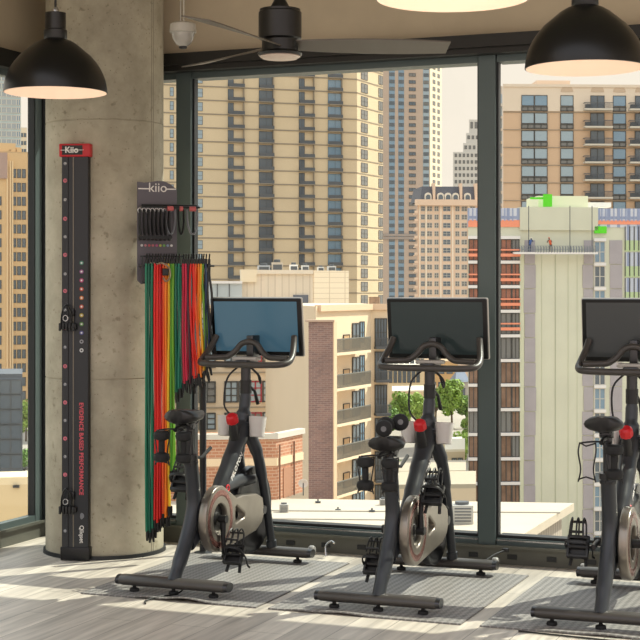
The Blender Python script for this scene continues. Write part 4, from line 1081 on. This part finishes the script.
def worker(px, label, vest, pants, bend):
    q = Q(px); zf = f1.z_at(0, 252.1); w0 = f1.W(q, .95, zf); yaw = math.atan2(f1.D.y, f1.D.x)
    o_ = thing('person', label, 'person', w0, yaw)
    bm_ = bmesh.new(); sk = {'pel': (0, 0, .92), 'chest': (bend*.12, 0, 1.32), 'neck': (bend*.17, 0, 1.47), 'head': (bend*.2, 0, 1.60), 'top': (bend*.2, 0, 1.70),
        'hl': (-.09, 0, .88), 'kl': (-.11, -.05, .48), 'al': (-.11, 0, .08), 'fl': (-.11, -.14, .04), 'hr': (.09, 0, .88), 'kr': (.12, -.06, .48), 'ar': (.12, 0, .08), 'fr': (.12, -.14, .04),
        'sl': (bend*.14-.18, 0, 1.40), 'el': (bend*.14-.28, .08, 1.16), 'wl': (bend*.14-.2, .28, 1.12), 'ml': (bend*.14-.18, .35, 1.12),
        'sr': (bend*.14+.18, 0, 1.40), 'er': (bend*.14+.30, .06, 1.18), 'wr': (bend*.14+.28, .26, 1.3), 'mr': (bend*.14+.27, .34, 1.33)}
    rad = {'pel': .14, 'chest': .16, 'neck': .06, 'head': .10, 'top': .08, 'hl': .10, 'kl': .07, 'al': .05, 'fl': .045, 'hr': .10, 'kr': .07, 'ar': .05, 'fr': .045, 'sl': .07, 'el': .05, 'wl': .035, 'ml': .045, 'sr': .07, 'er': .05, 'wr': .035, 'mr': .045}
    ks = list(sk); me = bpy.data.meshes.new('body'); ed = [('pel', 'chest'), ('chest', 'neck'), ('neck', 'head'), ('head', 'top'), ('pel', 'hl'), ('hl', 'kl'), ('kl', 'al'), ('al', 'fl'), ('pel', 'hr'), ('hr', 'kr'), ('kr', 'ar'), ('ar', 'fr'), ('chest', 'sl'), ('sl', 'el'), ('el', 'wl'), ('wl', 'ml'), ('chest', 'sr'), ('sr', 'er'), ('er', 'wr'), ('wr', 'mr')]
    me.from_pydata([sk[k_] for k_ in ks], [(ks.index(a), ks.index(b)) for a, b in ed], [])
    ob = bpy.data.objects.new('body', me); COL.objects.link(ob); ob.parent = o_
    md = ob.modifiers.new('skin', 'SKIN'); sv = me.skin_vertices[0].data
    for i, k_ in enumerate(ks): sv[i].radius = (rad[k_], rad[k_]); 
    sv[0].use_root = True
    ob.modifiers.new('sub', 'SUBSURF').levels = 1
    me.materials.append(pants)
    t = MB(); t.tube([(0, 0, .9), (bend*.06, 0, 1.1), (bend*.12, 0, 1.34), (bend*.15, 0, 1.44)], [.19, .2, .22, .12], 12, flat=.8); t.build('vest', vest, o_)
    t = MB(); t.lathe([(.13, 0), (.12, .05), (.08, .1), (0, .12)], 14, Matrix.Translation((bend*.2, 0, 1.64))); t.build('helmet', mat('helmet_'+vest.name, (225, 215, 200) if px < 540 else (190, 70, 40), .4), o_)
worker(528, 'worker in blue clothes standing on the suspended platform, farther left', mat('jacket_blue', (60, 90, 150)), mat('trousers_dark_blue', (50, 66, 100)), 1)
worker(549, 'worker in an orange vest standing on the suspended platform', mat('vest_orange', (215, 90, 50)), mat('trousers_brown', (96, 82, 70)), -1)

# ---- mid-rise with long window strips (behind left bike) + penthouse
dH = 155; f1 = Face(190, dH, 80); qe = f1.s_at(303); f2 = Face(0, 0, 24, A=f1.P(qe))
Q = f1.s_at
foot = back([f1.P(Q(150)), f1.P(qe), f2.P(f2.s_at(316))], 14)
zt_ = f1.z_at(0, 305)
beige = mat('midrise_beige', (212, 190, 164), .85, vary=.03, scale=.3)
o, bs = bldg('midrise_block', 'beige mid-rise with long dark-framed window strips behind the left bike', 'building', foot, GZ, zt_, beige)
wn = Wins(o, bs); redf = mat('red_frame', (150, 50, 60))
for k_, (ya, yb) in enumerate(((318, 336), (349, 368), (381.5, 403), (413, 430), (443, 461))):
    for a, b_, nx, fm in ((176, 184, 2, M_wf), (199, 215, 2, M_wf), (225, 237, 2, M_wf), (239, 247, 1, M_wf), (249.5, 261, 2, redf), (263, 285, 4, M_wf), (286, 293, 2, mat('dark_blue_frame', (50, 56, 72)))):
        wn.add(f1, Q(a), Q(b_), f1.z_at(0, yb), f1.z_at(0, ya), M_gl['pale'] if (int(a)+k_) % 3 else M_gl['grey'], fm, nx, 3, fw=.14, proud=.1)
    wn.add(f2, f2.s_at(304), f2.s_at(309), f2.z_at(0, yb), f2.z_at(0, ya), M_gl['dark'], M_wf, 2, 3, fw=.14, proud=.1)
    t = MB(); z_ = f2.z_at(0, yb+2); f2.box(t, 0, 12, 0, 2, z_-.3, z_); f2.box(t, 0, 12, 1.9, 2, z_, z_+1.1); part(t, 'balcony', [M_rail], o, bs)
wn.done()
for y in (309, 340, 373, 408, 436):
    t = MB(); f1.box(t, Q(150), qe, 0, .18, f1.z_at(0, y)-.08, f1.z_at(0, y)+.08); part(t, 'joint_line', M_slab, o, bs)
# penthouse
corr2 = brick_mat('penthouse_ribbed', (222, 208, 190), (214, 200, 182), (184, 170, 152), 1, .62, 60, .03, 0, .8, 'XZ', .4)
g1 = Face(240, dH+4, 80); ge = g1.s_at(313); g2 = Face(0, 0, 55, A=g1.P(ge)); g2e = g2.s_at(348)
foot = back([g1.P(0), g1.P(ge), g2.P(g2e)], 10)
o, bs = bldg('roof_penthouse', 'ribbed cream rooftop penthouse with bright tiled right side above the left bike screen', 'penthouse', foot, zt_-6, g1.z_at(ge, 271), corr2)
t = MB(); g2.box(t, 0, g2e, 0, .15, g2.z_at(0, 400), g2.z_at(0, 270.5)); part(t, 'side_wall', brick_mat('cream_tile', (240, 222, 196), (236, 218, 192), (208, 188, 162), 1, 1.1, .55, .03, 0, .8, 'XZ', .2), o, bs)
t = MB(); g1.box(t, 0, ge, -.2, .25, g1.z_at(ge, 274), g1.z_at(ge, 270)); part(t, 'roof_edge', mat('roof_edge_cream', (226, 212, 194)), o, bs)
t = MB(); g1.box(t, g1.s_at(240), g1.s_at(256), 0, .4, g1.z_at(0, 282), g1.z_at(0, 269.5)); part(t, 'corner_block', cream, o, bs)
t = MB(); g1.box(t, g1.s_at(293), g1.s_at(308), 0, .2, g1.z_at(0, 306), g1.z_at(0, 295)); part(t, 'louvre', mat('louvre_grey', (96, 100, 112)), o, bs)
zr_ = g1.z_at(ge, 271)
for px, w_, h_, cc in ((258, 12, 8, (170, 172, 178)), (272, 11, 12, (190, 176, 160)), (290, 8, 9, (235, 230, 225)), (302, 7, 8, (210, 208, 205)), (318, 6, 6, (220, 216, 210)), (328, 8, 7, (200, 198, 196))):
    fq = Face(px, dH+9, 85); e_ = fq.s_at(px+w_); zh = h_*dH/FPX
    ut = thing('roof_unit', {258: 'grey boxy rooftop unit at the left of the penthouse roof', 272: 'tan rooftop unit, tallest on the penthouse roof', 290: 'white framed rooftop unit mid penthouse roof', 302: 'pale rounded rooftop unit right of the white framed one', 318: 'smaller pale unit on the bright right part of the penthouse roof', 328: 'light grey rooftop unit nearest the right end of the penthouse roof'}[px], 'roof unit', fq.W(0, 0, zr_), 0)
    ub_ = Vector(ut.location); t = MB(); fq.box(t, 0, e_, -1.2, 0, zr_, zr_+zh*.8); part(t, 'casing', mat('unit_%d' % px, cc, .6), ut, ub_)
    t = MB(); t.lathe([(0, 0), (e_*.3, 0), (e_*.3, zh*.25), (e_*.24, zh*.27), (0, zh*.22)], 16, Matrix.Translation(fq.W(e_/2, -.6, zr_+zh*.8))); part(t, 'fan', M_rail, ut, ub_)
    t = MB(); fq.box(t, e_*.1, e_*.9, 0, .06, zr_+zh*.15, zr_+zh*.6); part(t, 'grille', M_rail, ut, ub_)
g3 = Face(206, dH+2, 80); foot = back([g3.P(0), g3.P(g3.s_at(242))], 6)
o, bs = bldg('roof_shed', 'low bluish grey panelled shed at the left of the penthouse', 'shed', foot, zt_-3, g3.z_at(0, 282), mat('shed_blue_grey', (176, 184, 190), .6))
t = MB(); g3.box(t, -.2, g3.s_at(242), -.2, .25, g3.z_at(0, 283.5), g3.z_at(0, 281)); part(t, 'roof_edge', white, o, bs)
for x in (217, 229):
    t = MB(); g3.box(t, g3.s_at(x), g3.s_at(x+.7), 0, .1, zt_-3, g3.z_at(0, 284)); part(t, 'panel_joint', M_rail, o, bs)

# ---- balcony building with brick pier
dP = 118; p1 = Face(308.5, dP, 83); pe = p1.s_at(333); p2 = Face(0, 0, 24, A=p1.P(pe)); p2e = p2.s_at(336)
foot = [p1.P(0), p1.P(pe), p2.P(p2e), p1.P(0)+dirv(24)*p2e]
brk = brick_mat('pier_brick', (160, 124, 114), (138, 108, 104), (172, 150, 138), 1, .42, .15, .015, .5, .85, 'XZ', .2, noise=.25)
o, bs = bldg('brick_pier', 'tall purplish brick chimney-like pier between the left and middle bikes', 'pier', foot, GZ, p1.z_at(0, 322), brk, wallname='brick_shaft')
t = MB(); p1.box(t, -.15, pe+.1, -1, .12, p1.z_at(0, 322), p1.z_at(0, 320)); part(t, 'cap', mat('cap_tan', (190, 160, 140)), o, bs)
t = MB(); p2.box(t, 0, p2e, 0, .08, GZ+.5, p1.z_at(0, 322)); part(t, 'side_face', mat('side_peach', (224, 190, 158)), o, bs)
dK = 125; f2 = Face(337, dK, 24); qe = f2.s_at(371); f3 = Face(0, 0, 78, A=f2.P(qe)); q3 = f3.s_at(388.5)
bpt = [f2.P(f2.s_at(316)), f2.P(qe), f3.P(q3)]; foot = bpt+[bpt[-1]-R*2+F*14, bpt[0]-R*5+F*30]
warm = mat('balcony_block_cream', (226, 202, 172), .85, vary=.03, scale=.3)
zt_ = f3.z_at(0, 305)
o, bs = bldg('balcony_building', 'cream building with a column of railed balconies left of the middle bike', 'building', foot, GZ, zt_, warm)
t = MB(); f3.box(t, -.2, q3+.2, -.3, .25, zt_-.4, zt_+.1); f2.box(t, f2.s_at(318), qe, -.3, .25, zt_-.4, zt_+.1); part(t, 'parapet', mat('parapet_peach', (222, 190, 160)), o, bs)
wn = Wins(o, bs); pt = 34.2
for i in range(7):
    yb = 350+pt*i   # balcony slab at px 345 on f2
    qa, qb = f2.s_at(324), f2.s_at(356); qm = f2.s_at(350); z = f2.z_at(qm, yb)
    if i > -1:
        t = MB(); f2.box(t, qa-.5, qb, 0, 1.35, z-.22, z); t.m = 1
        f2.box(t, qa-.5, qb, 1.27, 1.33, z+1.02, z+1.1)
        n_ = 40
        for m_ in range(n_+1):
            q = qa-.5+(qb-qa+.5)*m_/n_; f2.box(t, q-.022, q+.022, 1.28, 1.33, z, z+1.05)
        part(t, 'balcony', [mat('balcony_slab_cream', (232, 208, 178)), mat('railing_warm_grey', (118, 115, 108), .6)], o, bs)
    wn.add(f2, f2.s_at(352), f2.s_at(359), z+.1, z+2.2, M_gl['dark'], M_wf, 2, 2, fw=.08)
    wn.add(f2, f2.s_at(359.5), f2.s_at(363.5), z+.5, z+2.3, M_gl['blue'], M_wf, 2, 2, fw=.08)
    wn.add(f2, f2.s_at(343), f2.s_at(349), z+.05, z+1.3, mat('door_tan', (196, 160, 120)), M_wf, 1, 1, fw=.06)
    zz = f3.z_at(0, 352+33.3*i-9)
    wn.add(f3, f3.s_at(375), f3.s_at(386.5), zz-.3, zz+2.1, M_gl['dark'], M_wf, 4, 2, fw=.08)
    t = MB(); f3.box(t, f3.s_at(374), f3.s_at(389), 0, .8, zz-.5, zz-.3); f3.box(t, f3.s_at(374), f3.s_at(389), .74, .8, zz+.4, zz+.46)
    for m_ in range(20):
        q = f3.s_at(374)+(f3.s_at(389)-f3.s_at(374))*m_/19; f3.box(t, q-.014, q+.014, .75, .79, zz-.3, zz+.45)
    part(t, 'shallow_balcony', M_rail, o, bs)
wn.done()
t = MB()
for i in range(24): f3.box(t, .3+i*(q3-.6)/24, .3+i*(q3-.6)/24+.07, -2, -1.9, zt_, f3.z_at(0, 297))
f3.box(t, .3, q3-.3, -1.95, -1.9, f3.z_at(0, 297.5), f3.z_at(0, 297)); part(t, 'roof_fence', mat('fence_tan', (176, 146, 124)), o, bs)

# ---- brick building on the near side
dN = 80; f1 = Face(180, dN, 84); qe = f1.s_at(276); f2 = Face(0, 0, 24, A=f1.P(qe)); e2 = f2.s_at(302.5)
foot = [f1.P(f1.s_at(165)), f1.P(qe), f2.P(e2), f1.P(f1.s_at(165))+dirv(24)*e2]
zb_ = -9.5; zt_ = f1.z_at(qe, 437)
br2 = brick_mat('orange_brick', (186, 130, 100), (166, 112, 86), (196, 160, 136), 1, .5, .17, .025, .5, .85, 'SUM', .2)
o, bs = bldg('brick_building', 'orange brick building with pale stone band and white roof behind the left bike', 'building', foot, zb_, zt_, br2)
t = MB(); z_ = f1.z_at(qe, 459)
f1.box(t, f1.s_at(165), qe+.05, 0, .06, z_-.35, z_+.05); f2.box(t, 0, e2, 0, .06, z_-.35, z_+.05); part(t, 'stone_band', mat('stone_band', (226, 200, 168)), o, bs)
t = MB(); f1.box(t, f1.s_at(165), qe+.1, -.3, .12, zt_-.1, zt_+.18); f2.box(t, 0, e2+.1, -.3, .12, zt_-.1, zt_+.18); part(t, 'coping', mat('coping_grey', (200, 192, 182)), o, bs)
t = MB(); f2.box(t, f2.s_at(283), f2.s_at(291), 0, .05, f2.z_at(0, 500), f2.z_at(0, 470)); part(t, 'brick_infill', mat('infill', (170, 124, 98)), o, bs)
for x in (278, 292.5):
    t = MB(); q = f2.s_at(x); t.tube([f2.W(q, .1, zb_), f2.W(q, .1, zt_-.4)], .05, 6); part(t, 'downpipe', mat('pipe_brown', (120, 84, 66)), o, bs)
# satellite dish on its wall
q = f2.s_at(293); ds = thing('satellite_dish', 'small white satellite dish on a pole beside the brick building', 'dish', f2.W(q, .6, zb_+.0))
dz = f2.z_at(q, 482)-zb_
t = MB(); t.tube([(0, 0, 0), (0, 0, dz)], .03, 6); t.build('pole', M_rail, ds)
t = MB(); t.lathe([(0, 0), (.12, .02), (.2, .05), (.26, .09), (.25, .1), (.12, .04), (0, .02)], 20, Matrix.Translation((0, 0, dz)) @ Matrix.Rotation(-TH*0+.3, 4, 'Z') @ Matrix.Rotation(PI/2+.35, 4, 'X')); t.build('reflector', white, ds)

# ---- the white roof just below the windows
RZf = -9.5
def onR(x, y): v = onZ(x, y, RZf); return Vector((v.x, v.y))
c1, c2 = onR(574, 503), onR(524, 534)
d_ = (c2-c1).normalized(); c3 = c2+d_*22
fa, fb = onR(120, 496), c1
foot = [fa, fb, c3, c3+(fa-fb).normalized()*44]
roofm = mat('membrane_roof', (190, 176, 158), .8, vary=.05, scale=.4)
base = Vector((fa.x, fa.y, GZ)); o = thing('low_white_roof_building', 'low building with broad sunlit white roof directly below the windows', 'building', base)
t = MB(); cen = sum((Vector(p) for p in foot), Vector((0, 0)))/4
t.prism([(p.x-base.x, p.y-base.y) for p in [q_+(cen-q_).normalized()*.8 for q_ in foot]], 0, RZf-GZ-.35); t.build('wall', brick_mat('ribbed_grey_wall', (176, 164, 150), (168, 156, 142), (130, 122, 112), 1, .5, 60, .05, 0, .8, 'SUM', .3), o)
t = MB(); t.prism([(p.x-base.x, p.y-base.y) for p in foot], RZf-GZ-.4, RZf-GZ); t.build('roof', roofm, o)
nrm = (fb-fa).normalized()
for (xa, ya, xb, yb) in ((196, 510.5, 560, 513), (250, 519, 470, 521)):
    pa, pb = onR(xa, ya), onR(xb, yb); t = MB(); t.tube([(pa.x-base.x, pa.y-base.y, RZf-GZ+.02), (pb.x-base.x, pb.y-base.y, RZf-GZ+.02)], .09, 6, flat=.5); t.build('roof_seam', mat('seam_grey', (160, 150, 138)), o)
for k_, (px, py, w_, lab) in enumerate(((462, 523, 1.1, 'grey boxy air conditioning unit on the white roof by the mullion'), (428, 505, .5, 'small grey vent box on the white roof behind the middle bike pedal'), (284, 512, .5, 'small grey cowl on the white roof beside the brick building'), (383, 505, .4, 'small vent beside the balcony building foot on the white roof'))):
    v = onR(px, py); u_ = thing('roof_vent', lab, 'roof vent', (v.x, v.y, RZf), TH)
    t = MB(); t.rbox(-w_*.45, w_*.45, -w_*.4, w_*.4, 0, w_*.8, .03); t.build('casing', mat('unit_grey', (176, 172, 166), .6), u_)
    t = MB(); t.lathe([(0, w_*.8), (w_*.3, w_*.8), (w_*.3, w_*.92), (0, w_*.9)], 18); t.build('fan', M_rail, u_)
    t = MB(); 
    for i in range(5): t.box(-w_*.35, w_*.35, -w_*.41-.01, -w_*.4, w_*(.12+i*.13), w_*(.17+i*.13))
    t.build('louvres', M_rail, u_)
for k_, (px, py) in enumerate(((338, 511), (372, 512), (410, 511.5), (318, 503))):
    v = onR(px, py); u_ = thing('roof_bracket', 'tiny dark bracket sitting on the seam of the white roof', 'bracket', (v.x, v.y, RZf+.0), TH, 'brackets on the white roof seam')
    t = MB(); t.rbox(-.14, .14, -.1, .1, 0, .10, .02); t.tube([(0, 0, .1), (0, 0, .2)], .04, 6); t.build('body', M_rail, u_)

# ---- street: ground, low buildings, trees, cars
g = MB(); c0 = F*200
g.add([tuple(F*30-R*400)+(GZ,), tuple(F*30+R*400)+(GZ,), tuple(F*1400+R*900)+(GZ,), tuple(F*1400-R*900)+(GZ,)], [(0, 1, 2, 3)])
gr = g.build('ground', mat('street_asphalt', (158, 150, 140), .9, vary=.12, scale=.05)); struct(gr)
def lowb(name, label, px0, px1, yt, d, rgb, phi=82, deep=20, wins=None, roofrgb=None, gl='dark', zb=GZ):
    f_ = Face(px0, d, phi); q1 = f_.s_at(px1); foot = back([f_.P(0), f_.P(q1)], deep); z1 = f_.z_at(0, yt)
    o_, b_ = bldg(name, label, 'building', foot, zb, z1, mat(name+'_wall', rgb, .85, vary=.04, scale=.2))
    t = MB()
    vs = [Vector((p.x, p.y, z1+.15)) for p in foot]; t.prism([(p.x, p.y) for p in foot], z1, z1+.3); part(t, 'roof', mat(name+'_roof', roofrgb or (220, 210, 196), .85), o_, b_)
    if wins:
        w_ = Wins(o_, b_)
        for (xa, xb, n_, ya, yb, nx) in wins:
            for i in range(n_):
                a = xa+(xb-xa)*i/n_; b2 = a+(xb-xa)/n_*.7; w_.add(f_, f_.s_at(a), f_.s_at(b2), f_.z_at(0, yb), f_.z_at(0, ya), M_gl[gl], M_wf, nx, 2 if nx > 1 else 1, fw=.1)
        w_.done()
    return o_, f_
lowb('cream_office', 'cream low office with a row of tall windows above the trees', 384, 424, 366, 425, (224, 202, 166), 78, 25, [(389, 421, 7, 371, 383, 2), (389, 421, 6, 358, 364, 1)])
lowb('tan_flat_block', 'tan flat-roofed block in front of the cream office', 392, 436, 392, 380, (206, 182, 150), 70, 18, [(397, 403, 1, 396, 404, 2), (408, 430, 3, 400, 406, 2)], (226, 214, 198))
lowb('ochre_block', 'ochre brick block behind the street trees', 424, 458, 362, 470, (200, 160, 112), 84, 20, [(430, 455, 3, 368, 374, 1), (430, 455, 3, 382, 388, 1)], (190, 160, 130))
o_, f_ = lowb('grey_stone_house', 'grey stone house with steep slate roof and two arched windows right of the trees', 454, 476, 382, 410, (170, 164, 158), 84, 12, [(459, 466, 2, 388, 397, 1)], (120, 124, 138))
zt_ = f_.z_at(0, 382); b_ = Vector(o_.location); t = MB(); a_, c_ = f_.s_at(455), f_.s_at(470)
vs = [f_.W(a_, .3, zt_), f_.W(c_, .3, zt_), f_.W(c_, -8, zt_), f_.W(a_, -8, zt_), f_.W(a_+1, -3, f_.z_at(0, 371)), f_.W(c_-1, -3, f_.z_at(0, 371))]
t.add(vs, [(0, 1, 5, 4), (2, 3, 4, 5), (1, 2, 5), (3, 0, 4), (0, 3, 2, 1)]); part(t, 'gable_roof', mat('slate_blue', (120, 130, 148)), o_, b_)
lowb('pale_garage', 'long pale low garage with white roof edge behind the middle bike frame', 392, 466, 474, 165, (220, 196, 164), 84, 10, [(398, 412, 2, 476, 492, 1)], (176, 164, 146))
lowb('glazed_annex', 'low building with green-tinted glazing and pale roof by the mullion', 445, 465, 452, 190, (206, 190, 164), 80, 14, [(452, 464, 2, 458, 468, 2)], (232, 222, 206), 'pale')
lowb('ramp_wall_building', 'sloping pale ramp wall building beyond the glazed annex', 440, 462, 444, 222, (214, 200, 176), 60, 6, None, (226, 216, 200))
lowb('white_roof_strip', 'narrow pale roof strip directly beyond the white roof', 385, 476, 489, 110, (206, 186, 158), 86, 8, None, (172, 160, 140))
# left window scene
o_, f_ = lowb('art_deco_building', 'tan art deco office block with narrow dark windows seen through the left window', -20, 28.5, 152, 350, (222, 188, 142), 70, 25, [(-14, 4, 2, 196+14*i, 205+14*i, 1) for i in range(17)]+[(12.5, 27, 3, 168+14*i, 177+14*i, 1) for i in range(19)], (200, 170, 130))
b_ = Vector(o_.location)
for a, b2, y in ((-20, 16, 142), (17, 22, 146), (9, 11.5, 148)):
    t = MB(); f_.box(t, f_.s_at(a), f_.s_at(b2), -6, -.5, f_.z_at(0, 156), f_.z_at(0, y)); part(t, 'crown_block', mat('art_deco_building_wall', (222, 188, 142)), o_, b_)
for x in (7, 10, 12.2, 29):
    t = MB(); q_ = f_.s_at(x-.7); f_.box(t, q_, q_+.35, 0, .5, GZ+1, f_.z_at(0, 160)); part(t, 'pilaster', mat('deco_pale', (234, 204, 160)), o_, b_)
t = MB(); f_.box(t, f_.s_at(-20), f_.s_at(7), 0, .6, f_.z_at(0, 178), f_.z_at(0, 152)); part(t, 'purple_panel', mat('stone_mauve', (178, 150, 140)), o_, b_)
o_, f_ = lowb('glass_tower', 'pale green glass tower behind the tan art deco block', -25, 21, 40, 520, (190, 206, 208), 76, 20, None, (200, 200, 200))
w_ = Wins(o_, Vector(o_.location))
for i in range(12):
    for a in (-8, -3, 2, 7, 12, 16.5): w_.add(f_, f_.s_at(a), f_.s_at(a+3.9), f_.z_at(0, 74+8*i+6.4), f_.z_at(0, 74+8*i), M_gl['blue'], M_wfw, 2, 1, fw=.25)
w_.done()
o_, f_ = lowb('low_cream_tower', 'small cream tower top peeking between glass tower and window frame', 20, 27, 128, 620, (226, 206, 178), 84, 10, [(21, 27, 2, 133+8*i, 137+8*i, 1) for i in range(4)])
o_, f_ = lowb('dark_glass_block', 'dark grey glazed block low in the left window', -30, 22.5, 378, 120, (104, 110, 120), 84, 8, None, (90, 94, 102))
w_ = Wins(o_, Vector(o_.location), 'glass_panel')
for i in range(6):
    for a in (-12, 0, 11): w_.add(f_, f_.s_at(a), f_.s_at(a+10.3), f_.z_at(0, 380+15*i+14.2), f_.z_at(0, 380+15*i), M_gl['dark'], M_rail, 1, 1, fw=.06)
w_.done()
lowb('tan_parapet_building', 'tan low parapet building at the bottom of the left window', -40, 60, 486, 62, (214, 190, 150), 78, 2, [(14, 20, 1, 486.5, 489, 1)], (226, 206, 170))

# trees
def tree_meshes(seed, dark):
    rnd = random.Random(seed); lf = MB(); tr = MB()
    tr.tube([(0, 0, 0), (.05, 0, 1.5), (-.05, .1, 3.2), (.1, 0, 5)], [.22, .18, .14, .08], 8)
    clumps = []
    for i in range(16):
        a = rnd.random()*6.28; r = rnd.uniform(.3, 2.3); z = rnd.uniform(3.2, 7.6); r *= 1-abs(z-5)/5
        clumps.append((Vector((r*math.cos(a), r*math.sin(a), z)), rnd.uniform(.9, 1.5)))
        tr.tube([(0, 0, 2.6), tuple(Vector((r*math.cos(a), r*math.sin(a), z))*.6+Vector((0, 0, 1.3)))], [.07, .03], 5)
    for c_, rr in clumps:
        for _ in range(170):
            v = Vector((rnd.gauss(0, 1), rnd.gauss(0, 1), rnd.gauss(0, 1))).normalized()*rr*rnd.uniform(.55, 1)**.6
            p = c_+v; s = rnd.uniform(.10, .2); a = Vector((rnd.gauss(0, 1), rnd.gauss(0, 1), rnd.gauss(0, 1))).normalized(); b = a.cross(v).normalized()*s; a = a*s
            lf.add([p-a-b, p+a-b, p+a+b, p-a+b], [(0, 1, 2, 3)])
    return tr.mesh('trunk', mat('bark', (92, 76, 60), .9)), lf.mesh('crown', mat('leaf_green_%d' % seed, dark, .6, vary=.25, scale=.7))
tms = [tree_meshes(1, (128, 158, 62)), tree_meshes(2, (106, 142, 60)), tree_meshes(3, (150, 176, 78))]
trees = [(402, 440, 330, 1.15, 0, 'bright green street tree seen left of the middle bike handlebar post'), (388, 446, 318, .9, 1, 'darker street tree partly behind the balcony building edge'), (417, 436, 350, .95, 2, 'yellowish street tree just left of the middle bike post'),
         (436, 432, 360, 1.1, 1, 'dark street tree right of the middle bike post'), (452, 436, 345, 1.35, 0, 'tallest street tree, between post and mullion'), (466, 440, 350, .95, 1, 'street tree half hidden behind the mullion'),
         (460, 470, 262, .85, 2, 'nearer yellow-green tree above the glazed annex'), (470, 452, 300, .8, 0, 'small tree close to the mullion above the ramp wall'), (400, 462, 250, .45, 2, 'low round shrub-like tree behind the middle saddle'), (448, 498, 208, .4, 2, 'low bright bush beside the pale garage near the mullion'),
         (26, 452, 320, 1.0, 2, 'green tree seen through the left window beside the glazed block'), (20, 470, 260, .6, 1, 'low dark bush at the left window behind parked cars')]
for px, yb, d, s, ti, lab in trees:
    v = onD(px, HZ, d); o_ = thing('street_tree', lab, 'tree', (v.x, v.y, GZ), px*.7, 'street trees'); 
    o_.scale = (s, s, s)
    link('trunk', tms[ti][0], o_); link('crown', tms[ti][1], o_)
# cars
def car_meshes():
    t = MB()
    pr = [(-2.1, .35), (-2.1, .8), (-1.9, .92), (1.2, .92), (2.0, .8), (2.15, .6), (2.15, .35)]
    n = len(pr); t.add([(x, -.88, z) for x, z in pr]+[(x, .88, z) for x, z in pr], [tuple(range(n)), tuple(range(n, 2*n))]+[(i, (i+1) % n, n+(i+1) % n, n+i) for i in range(n)])
    cb = MB(); p0 = [(-1.7, .92), (1.1, .92), (.5, 1.45), (-1.1, 1.45)]
    cb.add([(x, -.8 if z < 1 else -.62, z) for x, z in p0]+[(x, .8 if z < 1 else .62, z) for x, z in p0], [(0, 1, 2, 3), (4, 5, 6, 7), (0, 1, 5, 4), (1, 2, 6, 5), (2, 3, 7, 6), (3, 0, 4, 7)])
    wh = MB(); wh.lathe([(0, -.11), (.33, -.11), (.33, .11), (0, .11)], 16, Matrix.Rotation(PI/2, 4, 'X'))
    rf_ = MB(); rf_.box(-1.05, .45, -.6, .6, 1.44, 1.48)
    return t, cb, wh, rf_
cabm = mat('car_glass', (50, 56, 64), .15)
cars = [(434, 330, (200, 200, 200), 'silver car parked below the tall street tree'), (442, 318, (60, 70, 90), 'dark blue car parked among the street trees'), (448, 305, (225, 225, 225), 'white car parked nearest the ramp wall'), (428, 300, (120, 40, 40), 'dark red car on the street behind the frame tube'), (437, 290, (90, 92, 96), 'grey car on the street, lowest of the parked row'),
        (29, 290, (200, 202, 206), 'silver car visible at the left window frame'), (24, 270, (60, 62, 66), 'dark car at the left window below the tree'), (27, 250, (225, 225, 225), 'white car lowest in the left window')]
t, cb, wh, rf_ = car_meshes(); wm = wh.mesh('wheel', M_rub); cm_ = cb.mesh('cabin', cabm)
for i, (px, d, rgb, lab) in enumerate(cars):
    v = onD(px, HZ, d); o_ = thing('car', lab, 'car', (v.x, v.y, GZ), TH+PI/2-.3, 'parked cars on the street')
    cmat = mat('car_paint_%d' % (i+1), rgb, .25, .2)
    link('body', t.mesh('body', cmat), o_); link('cabin', cm_, o_); link('roof', rf_.mesh('roof', cmat), o_)
    for x in (-1.3, 1.35):
        for y in (-.8, .8): link('wheel', wm, o_, (x, y, .33))
for o_ in bpy.data.objects:
    if '_n' in o_: del o_['_n']

# ================================================================= LIGHT
w = bpy.data.worlds.new('sky'); sc.world = w; w.use_nodes = True; nt = w.node_tree
bg = nt.nodes['Background']; tc = nt.nodes.new('ShaderNodeTexCoord'); sp = nt.nodes.new('ShaderNodeSeparateXYZ')
cr = nt.nodes.new('ShaderNodeValToRGB'); e = cr.color_ramp.elements
e[0].position = 0; e[0].color = lin((205, 196, 184)); e[1].position = 1; e[1].color = (1.1, 1.15, 1.3, 1)
x = e.new(.5); x.color = (.82, .68, .60, 1); x = e.new(.60); x.color = (.80, .67, .60, 1); x = e.new(.72); x.color = (.95, .95, 1.0, 1)
mr = nt.nodes.new('ShaderNodeMapRange'); mr.inputs[1].default_value = -1; mr.inputs[2].default_value = 1
nt.links.new(tc.outputs['Generated'], sp.inputs[0]); nt.links.new(sp.outputs[2], mr.inputs[0]); nt.links.new(mr.outputs[0], cr.inputs[0]); nt.links.new(cr.outputs[0], bg.inputs[0])
bg.inputs[1].default_value = 1.0
sun = bpy.data.lights.new('sun', 'SUN'); sun.energy = 4.8; sun.color = (1, .92, .81); sun.angle = math.radians(.6)
so = bpy.data.objects.new('sun', sun); COL.objects.link(so)
sd = Vector((math.cos(math.radians(50))*math.cos(math.radians(48)), math.sin(math.radians(50))*math.cos(math.radians(48)), math.sin(math.radians(48))))
so.rotation_euler = sd.to_track_quat('Z', 'Y').to_euler(); so.location = (5, 10, 20)
